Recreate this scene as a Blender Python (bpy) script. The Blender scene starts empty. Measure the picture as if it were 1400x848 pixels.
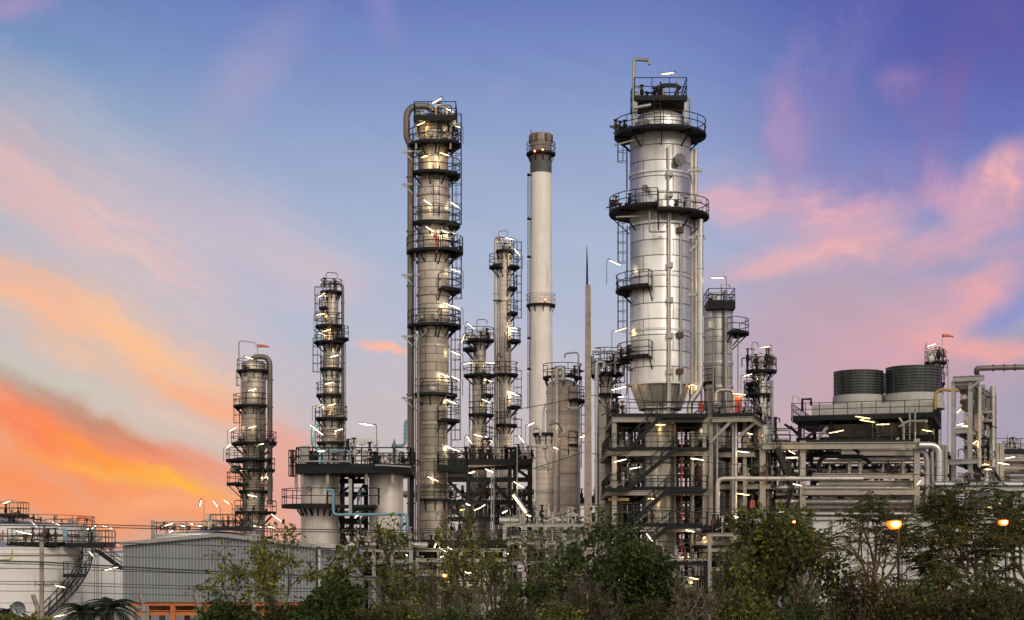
import bpy, math, random
from mathutils import Vector, Matrix
random.seed(7)
C = bpy.context.scene.collection
PI = math.pi
R_ = math.radians
# ------------------------------------------------------------------ survey: photo pixels -> metres
F, CX, CY, EYE = 2300.0, 700.0, 775.0, 4.0
def X(px, Y): return (px - CX) / F * Y
def Z(py, Y): return EYE + (CY - py) / F * Y
def K(Y): return Y / F
def P(px, py, Y): return Vector((X(px, Y), Y, Z(py, Y)))

# ------------------------------------------------------------------ mesh builder
class MB:
    def __init__(s): s.v = []; s.f = []; s.sm = []; s.uv = []
    def face(s, idx, smooth=False, uv=None):
        s.f.append(tuple(idx)); s.sm.append(smooth); s.uv.append(uv)
    def box(s, x0, x1, y0, y1, z0, z1):
        b = len(s.v)
        s.v += [Vector(p) for p in ((x0,y0,z0),(x1,y0,z0),(x1,y1,z0),(x0,y1,z0),(x0,y0,z1),(x1,y0,z1),(x1,y1,z1),(x0,y1,z1))]
        for q in ((0,3,2,1),(4,5,6,7),(0,1,5,4),(1,2,6,5),(2,3,7,6),(3,0,4,7)): s.face([b+i for i in q])
        return s
    def beam(s, p0, p1, w, h=None):
        h = h or w
        p0, p1 = Vector(p0), Vector(p1); d = (p1 - p0)
        if d.length < 1e-6: return s
        d.normalize()
        up = Vector((0,0,1)) if abs(d.z) < .95 else Vector((0,1,0))
        a = d.cross(up).normalized(); c = a.cross(d).normalized()
        b = len(s.v)
        for p in (p0, p1):
            for i, j in ((-1,-1),(1,-1),(1,1),(-1,1)): s.v.append(p + a*(w/2*i) + c*(h/2*j))
        for q in ((3,2,1,0),(4,5,6,7),(0,1,5,4),(1,2,6,5),(2,3,7,6),(3,0,4,7)): s.face([b+i for i in q])
        return s
    def ibeam(s, p0, p1, h, w):
        p0, p1 = Vector(p0), Vector(p1); d = (p1-p0).normalized()
        up = Vector((0,0,1)) if abs(d.z) < .95 else Vector((0,1,0))
        a = d.cross(up).normalized(); c = a.cross(d).normalized()
        t = .12*h
        s.beam(p0 + c*(h/2-t/2), p1 + c*(h/2-t/2), w, t)
        s.beam(p0 - c*(h/2-t/2), p1 - c*(h/2-t/2), w, t)
        s.beam(p0, p1, w*.25, h-2*t-.002)
        return s
    def tube(s, pts, r, n=6, closed=False, caps=True, smooth=True):
        pts = [Vector(p) for p in pts]; m = len(pts)
        rr = r if isinstance(r, (list, tuple)) else [r]*m
        b = len(s.v); prev = None
        for i, p in enumerate(pts):
            if closed: t = pts[(i+1) % m] - pts[i-1]
            else: t = pts[min(i+1, m-1)] - pts[max(i-1, 0)]
            if t.length < 1e-9: t = Vector((0,0,1))
            t.normalize()
            if prev is None:
                u = t.cross(Vector((0,0,1)) if abs(t.z) < .9 else Vector((1,0,0))).normalized()
            else:
                u = prev - t*prev.dot(t)
                if u.length < 1e-6: u = t.cross(Vector((1,0,.3)))
                u.normalize()
            prev = u; w = t.cross(u)
            for k in range(n):
                a = 2*PI*(k+.5)/n
                s.v.append(p + (u*math.cos(a) + w*math.sin(a))*rr[i])
        sm = smooth and n > 4
        for i in range(m if closed else m-1):
            for k in range(n):
                j = (i+1) % m
                s.face([b+i*n+k, b+i*n+(k+1) % n, b+j*n+(k+1) % n, b+j*n+k], sm)
        if caps and not closed:
            s.face([b+k for k in range(n)][::-1]); s.face([b+(m-1)*n+k for k in range(n)])
        return s
    def lathe(s, cx, cy, prof, n=48, cap0=False, cap1=False, smooth=True):
        b = len(s.v); rm = max(r for r, z in prof); acc = 0; vs = []
        for i, (r, z) in enumerate(prof):
            if i: acc += math.hypot(r-prof[i-1][0], z-prof[i-1][1])
            vs.append(acc)
            for k in range(n):
                a = 2*PI*k/n
                s.v.append(Vector((cx+r*math.cos(a), cy+r*math.sin(a), z)))
        flip = prof[-1][1] < prof[0][1]
        for i in range(len(prof)-1):
            for k in range(n):
                q = [b+i*n+k, b+i*n+(k+1) % n, b+(i+1)*n+(k+1) % n, b+(i+1)*n+k]
                u0, u1 = 2*PI*rm*k/n, 2*PI*rm*(k+1)/n
                uv = [(u0,vs[i]),(u1,vs[i]),(u1,vs[i+1]),(u0,vs[i+1])]
                if flip: q.reverse(); uv.reverse()
                s.face(q, smooth, uv)
        if cap0: s.face([b+k for k in range(n)][::-1] if not flip else [b+k for k in range(n)])
        if cap1: 
            e = b+(len(prof)-1)*n
            s.face([e+k for k in range(n)] if not flip else [e+k for k in range(n)][::-1])
        return s
    def disc(s, c, nrm, r, t, n=20):
        c = Vector(c); nrm = Vector(nrm).normalized()
        return s.tube([c, c+nrm*t], r, n, smooth=True)
    def ring(s, cx, cy, r, z, w, h, n=48):
        return s.lathe(cx, cy, [(r-.02,z-h/2),(r+w,z-h/2),(r+w,z+h/2),(r-.02,z+h/2)], n, smooth=True)
    def build(s, name, mat, parent=None, loc=None):
        off = OFF.get(parent, Vector((0,0,0))) if parent else Vector(loc or (0,0,0))
        me = bpy.data.meshes.new(name)
        me.from_pydata([tuple(p-off) for p in s.v], [], s.f)
        me.polygons.foreach_set('use_smooth', s.sm)
        if any(u is not None for u in s.uv):
            lay = me.uv_layers.new(name='UVMap'); i = 0
            for fa, u in zip(s.f, s.uv):
                for j in range(len(fa)):
                    if u: lay.data[i].uv = u[j]
                    i += 1
        if any(s.sm): me.set_sharp_from_angle(angle=R_(40))
        me.materials.append(mat)
        o = bpy.data.objects.new(name, me); C.objects.link(o)
        if parent: o.parent = parent; OFF[o] = off
        else: o.location = off; OFF[o] = off
        return o
OFF = {}
def tag(o, label, cat, group=None):
    o['label'] = label; o['category'] = cat
    if group: o['group'] = group
    return o
def thing(name, label, cat, loc, group=None):
    o = bpy.data.objects.new(name, None); C.objects.link(o)
    o.location = loc; o.empty_display_size = .5; OFF[o] = Vector(loc)
    return tag(o, label, cat, group)
def struct(o): o['kind'] = 'structure'; return o
def rp(pts, rad, seg=5):
    """round the corners of a path"""
    pts = [Vector(p) for p in pts]; out = [pts[0]]
    for i in range(1, len(pts)-1):
        a, b, c = pts[i-1], pts[i], pts[i+1]
        d1 = (a-b); d2 = (c-b); r = min(rad, d1.length*.49, d2.length*.49)
        p0 = b + d1.normalized()*r; p1 = b + d2.normalized()*r
        for k in range(seg+1):
            t = k/seg
            out.append(p0*(1-t)**2 + b*2*t*(1-t) + p1*t*t)
    out.append(pts[-1]); return out

# ------------------------------------------------------------------ materials
def srgb(c): return tuple(((v/255)/12.92 if v/255 <= .04045 else ((v/255+.055)/1.055)**2.4) for v in c)
def newmat(name):
    m = bpy.data.materials.new(name); m.use_nodes = True
    nt = m.node_tree; b = nt.nodes['Principled BSDF']
    return m, nt, b
def N(nt, t, **kw):
    n = nt.nodes.new(t)
    for k, v in kw.items():
        if k in n.inputs: n.inputs[k].default_value = v
        else: setattr(n, k, v)
    return n
def L(nt, a, b): nt.links.new(a, b)
def ramp(nt, fac, stops):
    r = nt.nodes.new('ShaderNodeValToRGB'); e = r.color_ramp.elements
    while len(e) < len(stops): e.new(.5)
    for q, (p, c) in zip(e, stops): q.position = p; q.color = (*c, 1) if len(c) == 3 else c
    L(nt, fac, r.inputs[0]); return r.outputs[0]
def mixc(nt, fac, a, b, mode='MIX'):
    m = nt.nodes.new('ShaderNodeMix'); m.data_type = 'RGBA'; m.blend_type = mode
    for s, v in ((m.inputs[0], fac), (m.inputs[6], a), (m.inputs[7], b)):
        if isinstance(v, (int, float)): s.default_value = v
        elif isinstance(v, tuple): s.default_value = (*v, 1) if len(v) == 3 else v
        else: L(nt, v, s)
    return m.outputs[2]
def plain(name, col, rough=.6, metal=0., var=.25, scale=1.5, stain=None, bump=0., spec=.5):
    m, nt, b = newmat(name)
    tc = N(nt, 'ShaderNodeTexCoord')
    no = N(nt, 'ShaderNodeTexNoise', Scale=scale, Detail=6.0, Roughness=.65)
    L(nt, tc.outputs['Object'], no.inputs['Vector'])
    dk = tuple(c*(1-var) for c in col); lt = tuple(min(1, c*(1+var*.6)) for c in col)
    c = ramp(nt, no.outputs[0], [(.3, dk), (.7, lt)])
    if stain:
        mp = N(nt, 'ShaderNodeMapping'); mp.inputs['Scale'].default_value = (2.2, 2.2, .18)
        L(nt, tc.outputs['Object'], mp.inputs[0])
        n2 = N(nt, 'ShaderNodeTexNoise', Scale=1.6, Detail=8.0, Roughness=.7); L(nt, mp.outputs[0], n2.inputs['Vector'])
        f = ramp(nt, n2.outputs[0], [(.52, (0,0,0)), (.75, (.75,.75,.75))])
        c = mixc(nt, f, c, stain)
    L(nt, c, b.inputs['Base Color'])
    b.inputs['Roughness'].default_value = rough; b.inputs['Metallic'].default_value = metal; b.inputs['Specular IOR Level'].default_value = spec
    if bump:
        bp = N(nt, 'ShaderNodeBump', Strength=bump, Distance=.05); L(nt, no.outputs[0], bp.inputs['Height']); L(nt, bp.outputs[0], b.inputs['Normal'])
    return m
def clad(name, col, metal, rough, w=2.2, h=1.1, seam=.45, stain=(.11,.08,.055), stam=.45):
    """sheet-metal jacket: panel joints from the UV (metres), rain streaks, dull patches"""
    m, nt, b = newmat(name)
    tc = N(nt, 'ShaderNodeTexCoord')
    br = N(nt, 'ShaderNodeTexBrick')
    br.inputs['Color1'].default_value = (.78,.78,.78,1); br.inputs['Color2'].default_value = (1,1,1,1)
    br.inputs['Mortar'].default_value = (seam, seam, seam, 1)
    br.inputs['Scale'].default_value = 1; br.inputs['Mortar Size'].default_value = .04
    br.inputs['Mortar Smooth'].default_value = .3; br.inputs['Brick Width'].default_value = w; br.inputs['Row Height'].default_value = h
    L(nt, tc.outputs['UV'], br.inputs['Vector'])
    c = mixc(nt, 1.0, col, br.outputs['Color'], 'MULTIPLY')
    mp = N(nt, 'ShaderNodeMapping'); mp.inputs['Scale'].default_value = (1.6, 1.6, .07)
    L(nt, tc.outputs['Object'], mp.inputs[0])
    n2 = N(nt, 'ShaderNodeTexNoise', Scale=1.5, Detail=8.0, Roughness=.7); L(nt, mp.outputs[0], n2.inputs['Vector'])
    f = ramp(nt, n2.outputs[0], [(.5, (0,0,0)), (.8, (stam,)*3)])
    c = mixc(nt, f, c, stain)
    n3 = N(nt, 'ShaderNodeTexNoise', Scale=.6, Detail=5.0); L(nt, tc.outputs['Object'], n3.inputs['Vector'])
    c = mixc(nt, .8, c, ramp(nt, n3.outputs[0], [(.3, (.72,.7,.68)), (.7, (1,1,1))]), 'MULTIPLY')
    L(nt, c, b.inputs['Base Color'])
    b.inputs['Metallic'].default_value = metal
    mr = N(nt, 'ShaderNodeMapRange'); mr.inputs[3].default_value = rough-.08; mr.inputs[4].default_value = rough+.14
    L(nt, n3.outputs[0], mr.inputs[0]); L(nt, mr.outputs[0], b.inputs['Roughness'])
    bp = N(nt, 'ShaderNodeBump', Strength=.5, Distance=.03); L(nt, br.outputs['Fac'], bp.inputs['Height']); bp.invert = True
    n4 = N(nt, 'ShaderNodeTexNoise', Scale=2.2, Detail=2.0); L(nt, tc.outputs['Object'], n4.inputs['Vector'])
    b2 = N(nt, 'ShaderNodeBump', Strength=.12, Distance=.08); L(nt, n4.outputs[0], b2.inputs['Height']); L(nt, bp.outputs[0], b2.inputs['Normal'])
    L(nt, b2.outputs[0], b.inputs['Normal'])
    return m
def glow(name, col, st):
    m, nt, b = newmat(name)
    b.inputs['Base Color'].default_value = (*col, 1); b.inputs['Emission Color'].default_value = (*col, 1)
    b.inputs['Emission Strength'].default_value = st
    return m
def leafmat(name, dark, mid, light, odd=None, oddat=.9):
    m, nt, b = newmat(name)
    g = N(nt, 'ShaderNodeNewGeometry')
    st = [(0, dark), (.45, mid), (.85, light)]
    if odd: st.append((oddat+.02, odd)); st[2] = (oddat-.08, light)
    c = ramp(nt, g.outputs['Random Per Island'], st)
    tc = N(nt, 'ShaderNodeTexCoord'); no = N(nt, 'ShaderNodeTexNoise', Scale=.9, Detail=3.0); L(nt, tc.outputs['Object'], no.inputs['Vector'])
    c = mixc(nt, .7, c, ramp(nt, no.outputs[0], [(.35, (.6,.62,.55)), (.68, (1.15,1.1,.95))]), 'MULTIPLY')
    L(nt, c, b.inputs['Base Color']); b.inputs['Roughness'].default_value = .55
    b.inputs['Specular IOR Level'].default_value = .3
    tr = N(nt, 'ShaderNodeBsdfTranslucent'); L(nt, c, tr.inputs[0])
    mx = N(nt, 'ShaderNodeMixShader'); mx.inputs[0].default_value = .3
    L(nt, b.outputs[0], mx.inputs[1]); L(nt, tr.outputs[0], mx.inputs[2]); L(nt, mx.outputs[0], nt.nodes['Material Output'].inputs[0])
    return m
M = dict(
    alu=clad('aluminium_jacket', (.80,.785,.75), .72, .33, 4.6, 1.17, .22, stam=.6),
    alu2=clad('small_aluminium_jacket', (.78,.76,.72), .7, .36, 2.4, .95, .25),
    tan=clad('dull_tan_jacket', (.53,.465,.395), .5, .40, 1.7, .62, .36, stam=.75),
    tan2=clad('weathered_tan_jacket', (.51,.45,.38), .45, .43, 1.2, .5, .36, stam=.75),
    rosy=clad('beige_jacket', (.70,.60,.51), .15, .5, 3.2, .42, .76, stam=.25),
    drum=plain('drum_paint', (.48,.43,.385), .42, .15, .12, .8, (.22,.17,.13)),
    chim=plain('stack_paint', (.68,.635,.565), .5, 0, .1, .5, (.36,.29,.21)),
    band=plain('stack_dark_band', (.075,.08,.075), .6, .2, .3, 2),
    tank=plain('tank_white_paint', (.60,.585,.56), .45, 0, .08, .4, (.45,.38,.3)),
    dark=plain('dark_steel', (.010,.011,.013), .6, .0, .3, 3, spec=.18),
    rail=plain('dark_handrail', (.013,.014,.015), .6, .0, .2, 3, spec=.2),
    beige=plain('beige_steel', (.27,.24,.205), .55, .1, .18, 1.2, (.16,.10,.06)),
    galv=plain('galvanised_steel', (.31,.305,.295), .42, .6, .2, 2),
    pipe=plain('pipe_jacket', (.50,.455,.405), .36, .6, .15, 1.5, (.14,.11,.08)),
    shiny=plain('bright_pipe_jacket', (.50,.485,.46), .36, .75, .12, 2),
    blue=plain('blue_pipe_paint', (.13,.25,.315), .45, 0, .15, 2),
    red=plain('red_paint', (.42,.05,.028), .45, 0, .15, 2),
    orange=plain('orange_primer', (.46,.13,.03), .6, 0, .3, 1.5, (.2,.06,.02)),
    yellow=plain('yellow_paint', (.36,.25,.05), .5, 0, .15, 2),
    rust=plain('rusty_steel', (.09,.05,.035), .8, .2, .4, 4),
    fan=plain('dark_green_fibreglass', (.036,.044,.043), .42, 0, .35, .8, (.11,.115,.105)),
    conc=plain('concrete', (.28,.235,.19), .85, 0, .25, 2.5, (.16,.13,.10), .15),
    pale=plain('pale_concrete', (.38,.365,.34), .8, 0, .15, 1.5, (.25,.22,.19)),
    white=plain('white_wall', (.47,.45,.435), .7, 0, .08, 1.0, (.42,.38,.33)),
    sheet=plain('blue_grey_sheet', (.245,.265,.285), .45, .25, .12, .5, (.22,.20,.18)),
    roofm=plain('grey_roof', (.33,.345,.36), .5, .2, .12, 1),
    glass=plain('dark_glass', (.03,.04,.05), .12, 0, .1, 1),
    bark=plain('bark', (.105,.078,.055), .9, 0, .35, 5, None, .4),
    bark2=plain('pale_bark', (.20,.165,.125), .9, 0, .3, 5, None, .4),
    lampbody=plain('grey_lamp_body', (.07,.07,.07), .5),
    text=plain('black_lettering', (.05,.05,.05), .6),
    sock=plain('faded_orange_cloth', (.60,.16,.07), .8),
    wire=plain('black_cable', (.02,.02,.02), .6),
    tubew=glow('tube_white', (1,.86,.64), 2.6), tubey=glow('tube_warm', (1,.74,.36), 2.6),
    sodium=glow('sodium_lamp', (1,.14,.012), 1.5), sodium2=glow('amber_lamp', (1,.19,.025), 1.4), core=glow('lamp_core', (1,.62,.28), 7), flood=glow('floodlight_lens', (1,.97,.9), 70), beacon=glow('red_beacon', (1,.09,.04), 14),
    lf_dark=leafmat('leaf_dark', (.015,.032,.007), (.034,.062,.012), (.075,.11,.02)),
    lf_mid=leafmat('leaf_mid', (.028,.041,.008), (.078,.092,.015), (.18,.185,.03)),
    lf_pale=leafmat('leaf_pale', (.06,.075,.014), (.15,.165,.025), (.27,.26,.04), (.20,.13,.03), .92),
    lf_feather=leafmat('leaf_feather', (.018,.034,.009), (.042,.066,.014), (.09,.115,.022), (.30,.085,.015), .965),
    lf_dry=leafmat('leaf_dry', (.03,.022,.012), (.055,.042,.018), (.06,.075,.02), (.13,.14,.02), .93),
    lf_palm=leafmat('leaf_palm', (.012,.024,.009), (.025,.045,.014), (.05,.07,.025)),
)

# ------------------------------------------------------------------ plant hardware
def arc(cx, cy, r, z, a0, a1, n): return [Vector((cx+r*math.cos(R_(a0+(a1-a0)*i/n)), cy+r*math.sin(R_(a0+(a1-a0)*i/n)), z)) for i in range(n+1)]
SIDES = {'F': (0, 360), 'L': (118, 318), 'R': (-138, 62), 'l': (142, 250), 'r': (-70, 38), 'f': (205, 335), 'W': (150, 390)}
RAIL = .037
def rails(mb, pts, h=1.1, closed=False, rr=RAIL, gap=1.1):
    """posts and two rails along a polyline at deck level"""
    up = Vector((0,0,1))
    for hh in (h, h*.55): mb.tube([p+up*hh for p in pts], rr, 4, closed=closed)
    acc = gap
    q = pts+[pts[0]] if closed else pts
    for i in range(len(q)-1):
        d = (q[i+1]-q[i]).length; n = max(1, int(round(d/gap)))
        if d < gap*.7:
            acc += d
            if acc >= gap: mb.tube([q[i], q[i]+up*h], rr, 4); acc = 0
        else:
            for k in range(n): p = q[i].lerp(q[i+1], k/n); mb.tube([p, p+up*h], rr, 4)
    if not closed: mb.tube([pts[-1], pts[-1]+up*h], rr, 4)
    return mb
def platform(par, cx, cy, z, r, R, side='F', h=1.1, th=.1, brk=True, rail=True, rmat=None):
    a0, a1 = SIDES[side] if isinstance(side, str) else side
    full = a1-a0 >= 359
    n = max(6, int((a1-a0)/12))
    mb = MB(); b = 0
    inner = arc(cx, cy, r-.05, z, a0, a1, n); outer = arc(cx, cy, R, z, a0, a1, n)
    for i in range(n):
        a, bq, c, d = inner[i], inner[i+1], outer[i+1], outer[i]
        base = len(mb.v); dn = Vector((0,0,-th)); tp = Vector((0,0,.09))
        mb.v += [a, bq, c, d, a+dn, bq+dn, c+dn, d+dn, c+tp, d+tp]
        mb.face([base, base+3, base+2, base+1]); mb.face([base+4, base+5, base+6, base+7]); mb.face([base+7, base+6, base+8, base+9])
        if not full and i == 0: mb.face([base, base+4, base+7, base+3])
        if not full and i == n-1: mb.face([base+1, base+2, base+6, base+5])
    dk = mb.build('platform', M['dark'], par)
    if rail:
        rl = MB(); pts = arc(cx, cy, R-.04, z, a0, a1, n)
        if full: rails(rl, pts[:-1], h, True)
        else:
            pts = [arc(cx, cy, r+.1, z, a0, a0+1, 1)[0]] + pts + [arc(cx, cy, r+.1, z, a1, a1+1, 1)[0]]
            rails(rl, pts, h)
        rl.build('railing', rmat or M['rail'], dk)
    if brk:
        m = max(2, int((a1-a0)/40))
        for i in range(m + (0 if full else 1)):
            bk = MB(); a = R_(a0 + (a1-a0)*i/m); ca, sa = math.cos(a), math.sin(a)
            bk.beam((cx+(R-.12)*ca, cy+(R-.12)*sa, z-th-.02), (cx+(r-.02)*ca, cy+(r-.02)*sa, z-th-max(.7,(R-r)*.9)), .08)
            bk.beam((cx+(R-.05)*ca, cy+(R-.05)*sa, z-th-.05), (cx+(r-.02)*ca, cy+(r-.02)*sa, z-th-.05), .08, .1)
            bk.build('bracket', M['dark'], dk)
    return dk
def ladder(par, cx, cy, r, ang, z0, z1, cage=True, name='ladder'):
    a = R_(ang); o = Vector((math.cos(a), math.sin(a), 0)); t = Vector((-o.y, o.x, 0))
    c = Vector((cx, cy, 0)) + o*(r+.22); mb = MB()
    for s in (-1, 1): mb.tube([c+t*(.23*s)+Vector((0,0,z0)), c+t*(.23*s)+Vector((0,0,z1))], .035, 4)
    z = z0+.2
    while z < z1: mb.tube([c-t*.23+Vector((0,0,z)), c+t*.23+Vector((0,0,z))], .022, 4); z += .33
    l = mb.build(name, M['rail'], par)
    if cage and z1-z0 > 2.6:
        cg = MB(); z = z0+2.1; arcs = []
        def hoop(zz): return [c + t*(.36*math.cos(q)) + o*(.05+.66*math.sin(q)) + Vector((0,0,zz)) for q in [PI*i/8 for i in range(9)]]
        while z < z1+.9: cg.tube(hoop(z), .025, 4, caps=False); z += .75
        lo, hi = hoop(z0+2.1), hoop(z-.75)
        for i in (1, 3, 4, 5, 7): cg.tube([lo[i], hi[i]], .02, 4)
        cg.build('safety_cage', M['rail'], l)
    return l
def manhole(par, cx, cy, r, ang, z, rad, mat=None, t=.35):
    a = R_(ang); o = Vector((math.cos(a), math.sin(a), 0)); p = Vector((cx, cy, z)) + o*(r-.1)
    mb = MB(); mb.tube([p, p+o*(t+.1)], rad*.75, 20); mb.tube([p+o*(t+.1), p+o*(t+.2)], rad, 20); mb.tube([p+o*(t+.2), p+o*(t+.26)], rad*.55, 20)
    q = mb.build('manhole', mat or M['pipe'], par)
    b = MB(); tt = Vector((-o.y, o.x, 0))
    for i in range(12):
        w = 2*PI*i/12; c = p+o*(t+.2)+tt*(rad*.86*math.cos(w))+Vector((0,0,rad*.86*math.sin(w)))
        b.tube([c, c+o*.07], .035, 5)
    b.build('bolts', M['galv'], q); return q
def davit(par, p, h, reach, ang, r=.08, mat=None):
    a = R_(ang); p = Vector(p); o = Vector((math.cos(a), math.sin(a), 0))
    mb = MB(); mb.tube(rp([p, p+Vector((0,0,h)), p+o*reach+Vector((0,0,h-.1*reach)), p+o*(reach+.02)+Vector((0,0,h-.35-.1*reach))], .3), r, 8)
    return mb.build('davit_arm', mat or M['galv'], par)
def nozzles(par, cx, cy, z, r, n, seed, hi=.9):
    """valves and stub pipes standing on a platform or head"""
    rnd = random.Random(seed)
    for i in range(n):
        a = rnd.uniform(0, 2*PI); q = rnd.uniform(.35, 1)*r; p = Vector((cx+q*math.cos(a), cy+q*math.sin(a), z)); h = rnd.uniform(.45, 1)*hi
        mb = MB(); mb.tube([p, p+Vector((0,0,h))], .07, 6); mb.tube([p+Vector((0,0,h*.45)), p+Vector((0,0,h*.75))], .16, 8)
        mb.tube([p+Vector((0,0,h)), p+Vector((0,0,h+.06))], .18, 8)
        if rnd.random() < .6: mb.tube(rp([p+Vector((0,0,h*.6)), p+Vector((rnd.choice((-.5,.5)),-.1,h*.6)), p+Vector((rnd.choice((-.5,.5)),-.1,h*.2))], .12), .05, 5)
        mb.build('valve', M[rnd.choice(['rust','galv','dark','pipe'])], par)
def pipe(par, pts, r, mat, rad=None, n=12, name='pipe', flg=0):
    mb = MB(); q = rp(pts, rad if rad else r*3, 6) if len(pts) > 2 else [Vector(p) for p in pts]
    mb.tube(q, r, n)
    for i in range(flg):
        best = max(range(len(q)-1), key=lambda k: (q[k+1]-q[k]).length)
        c = q[best].lerp(q[best+1], (i+.5)/flg); d = (q[best+1]-q[best]).normalized()
        mb.tube([c-d*.05, c+d*.05], r*1.3, n)
    return mb.build(name, mat, par)
def shell_prof(prof, head, rh=None):
    """prof [(r,z)] from the bottom up, plus a dished head"""
    r, z = prof[-1]; out = list(prof)
    if head:
        hh = r*head
        out += [(r*math.cos(t)+1e-4, z+hh*math.sin(t)) for t in [PI/2*i/9 for i in range(1, 10)]]
    return out
def column(name, label, px, Y, prof, mat, head=.5, plats=(), lads=(), rings=(), cat='column', group=None, n=48, ringmat=None, holes=()):
    """prof [(py, radius px)] from the top down; everything in survey pixels at the axis distance"""
    k = K(Y); cx, cy = X(px, Y), Y
    t = thing(name, label, cat, (cx, cy, 0), group)
    pr = [(r*k, max(Z(py, Y), 0)) for py, r in prof][::-1]
    if pr[0][1] > .01: pr = [(pr[0][0], 0.0)] + pr
    sh = MB().lathe(cx, cy, shell_prof(pr, head), n).build('shell', mat, t)
    def rad_at(z):
        for (r0, z0), (r1, z1) in zip(pr, pr[1:]):
            if z0 <= z <= z1 and z1 > z0: return r0+(r1-r0)*(z-z0)/(z1-z0)
        return pr[-1][0] if z > pr[-1][1] else pr[0][0]
    for py in rings:
        z = Z(py, Y); MB().ring(cx, cy, rad_at(z), z, .07, .16, n).build('stiffener_ring', ringmat or mat, t)
    for p in plats:
        py, side, out = p[:3]; kw = p[3] if len(p) > 3 else {}
        z = Z(py, Y); platform(t, cx, cy, z, min(rad_at(z), rad_at(z-.5)), out*k, side, **kw)
    for py0, py1, ang, cage in lads:
        z0, z1 = Z(py1, Y), Z(py0, Y); ladder(t, cx, cy, rad_at((z0+z1)/2), ang, z0, z1, cage)
    for py, ang, rpx in holes:
        z = Z(py, Y); manhole(t, cx, cy, rad_at(z), ang, z, rpx*k)
    t['_c'] = (cx, cy); return t, cx, cy, k, rad_at
def rectdeck(par, x0, x1, y0, y1, z, th=.22, sides='fblr', edge=None, h=1.1, name='deck', rmat=None, rr=RAIL):
    d = MB().box(x0, x1, y0, y1, z-th, z).build(name, M['dark'], par)
    if edge:
        e = MB()
        e.ibeam((x0, y0-.02, z-th-.2), (x1, y0-.02, z-th-.2), .36, .2); e.ibeam((x0, y1, z-th-.2), (x1, y1, z-th-.2), .36, .2)
        e.ibeam((x0, y0, z-th-.22), (x0, y1, z-th-.22), .32, .18); e.ibeam((x1, y0, z-th-.22), (x1, y1, z-th-.22), .32, .18)
        m = max(1, int((x1-x0)/2.2))
        for i in range(1, m): e.beam((x0+(x1-x0)*i/m, y0+.12, z-th-.16), (x0+(x1-x0)*i/m, y1-.12, z-th-.16), .14, .26)
        e.build('edge_beam', edge, d)
    r = MB(); i = .05
    seg = {'f': ((x0+i,y0+i),(x1-i,y0+i)), 'b': ((x0+i,y1-i),(x1-i,y1-i)), 'l': ((x0+i,y0+i),(x0+i,y1-i)), 'r': ((x1-i,y0+i),(x1-i,y1-i))}
    for s in sides:
        a, b = seg[s]; rails(r, [Vector((*a, z)), Vector((*b, z))], h, rr=rr)
        r.beam((a[0], a[1], z+.075), (b[0], b[1], z+.075), .02, .15)
    if sides: r.build('railing', rmat or M['rail'], d)
    return d
def stairs(par, p0, p1, w, mat=None, name='stair_flight'):
    """flight climbing from p0 to p1 along X, width w along Y"""
    p0, p1 = Vector(p0), Vector(p1); mb = MB(); mat = mat or M['dark']
    for s in (0, w): o = Vector((0, s, 0)); mb.beam(p0+o, p1+o, .06, .3)
    n = max(3, int(abs(p1.z-p0.z)/.21))
    for i in range(1, n): p = p0.lerp(p1, i/n); mb.box(p.x-.13, p.x+.13, p.y+.03, p.y+w-.03, p.z-.02, p.z+.02)
    f = mb.build(name, mat, par); r = MB(); up = Vector((0,0,1))
    for s in (0, w):
        o = Vector((0, s, 0))
        for hh in (.95, .5): r.tube([p0+o+up*hh, p1+o+up*hh], RAIL, 4)
        for i in range(0, n+1, 3): p = p0.lerp(p1, i/n)+o; r.tube([p, p+up*.95], RAIL, 4)
    r.build('handrail', M['rail'], f); return f
def posts(par, spots, z0, z1, w, mat, name='column'):
    for x, y in spots: MB().ibeam((x, y, z0), (x, y, z1), w, w).build(name, mat, par)

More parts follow.
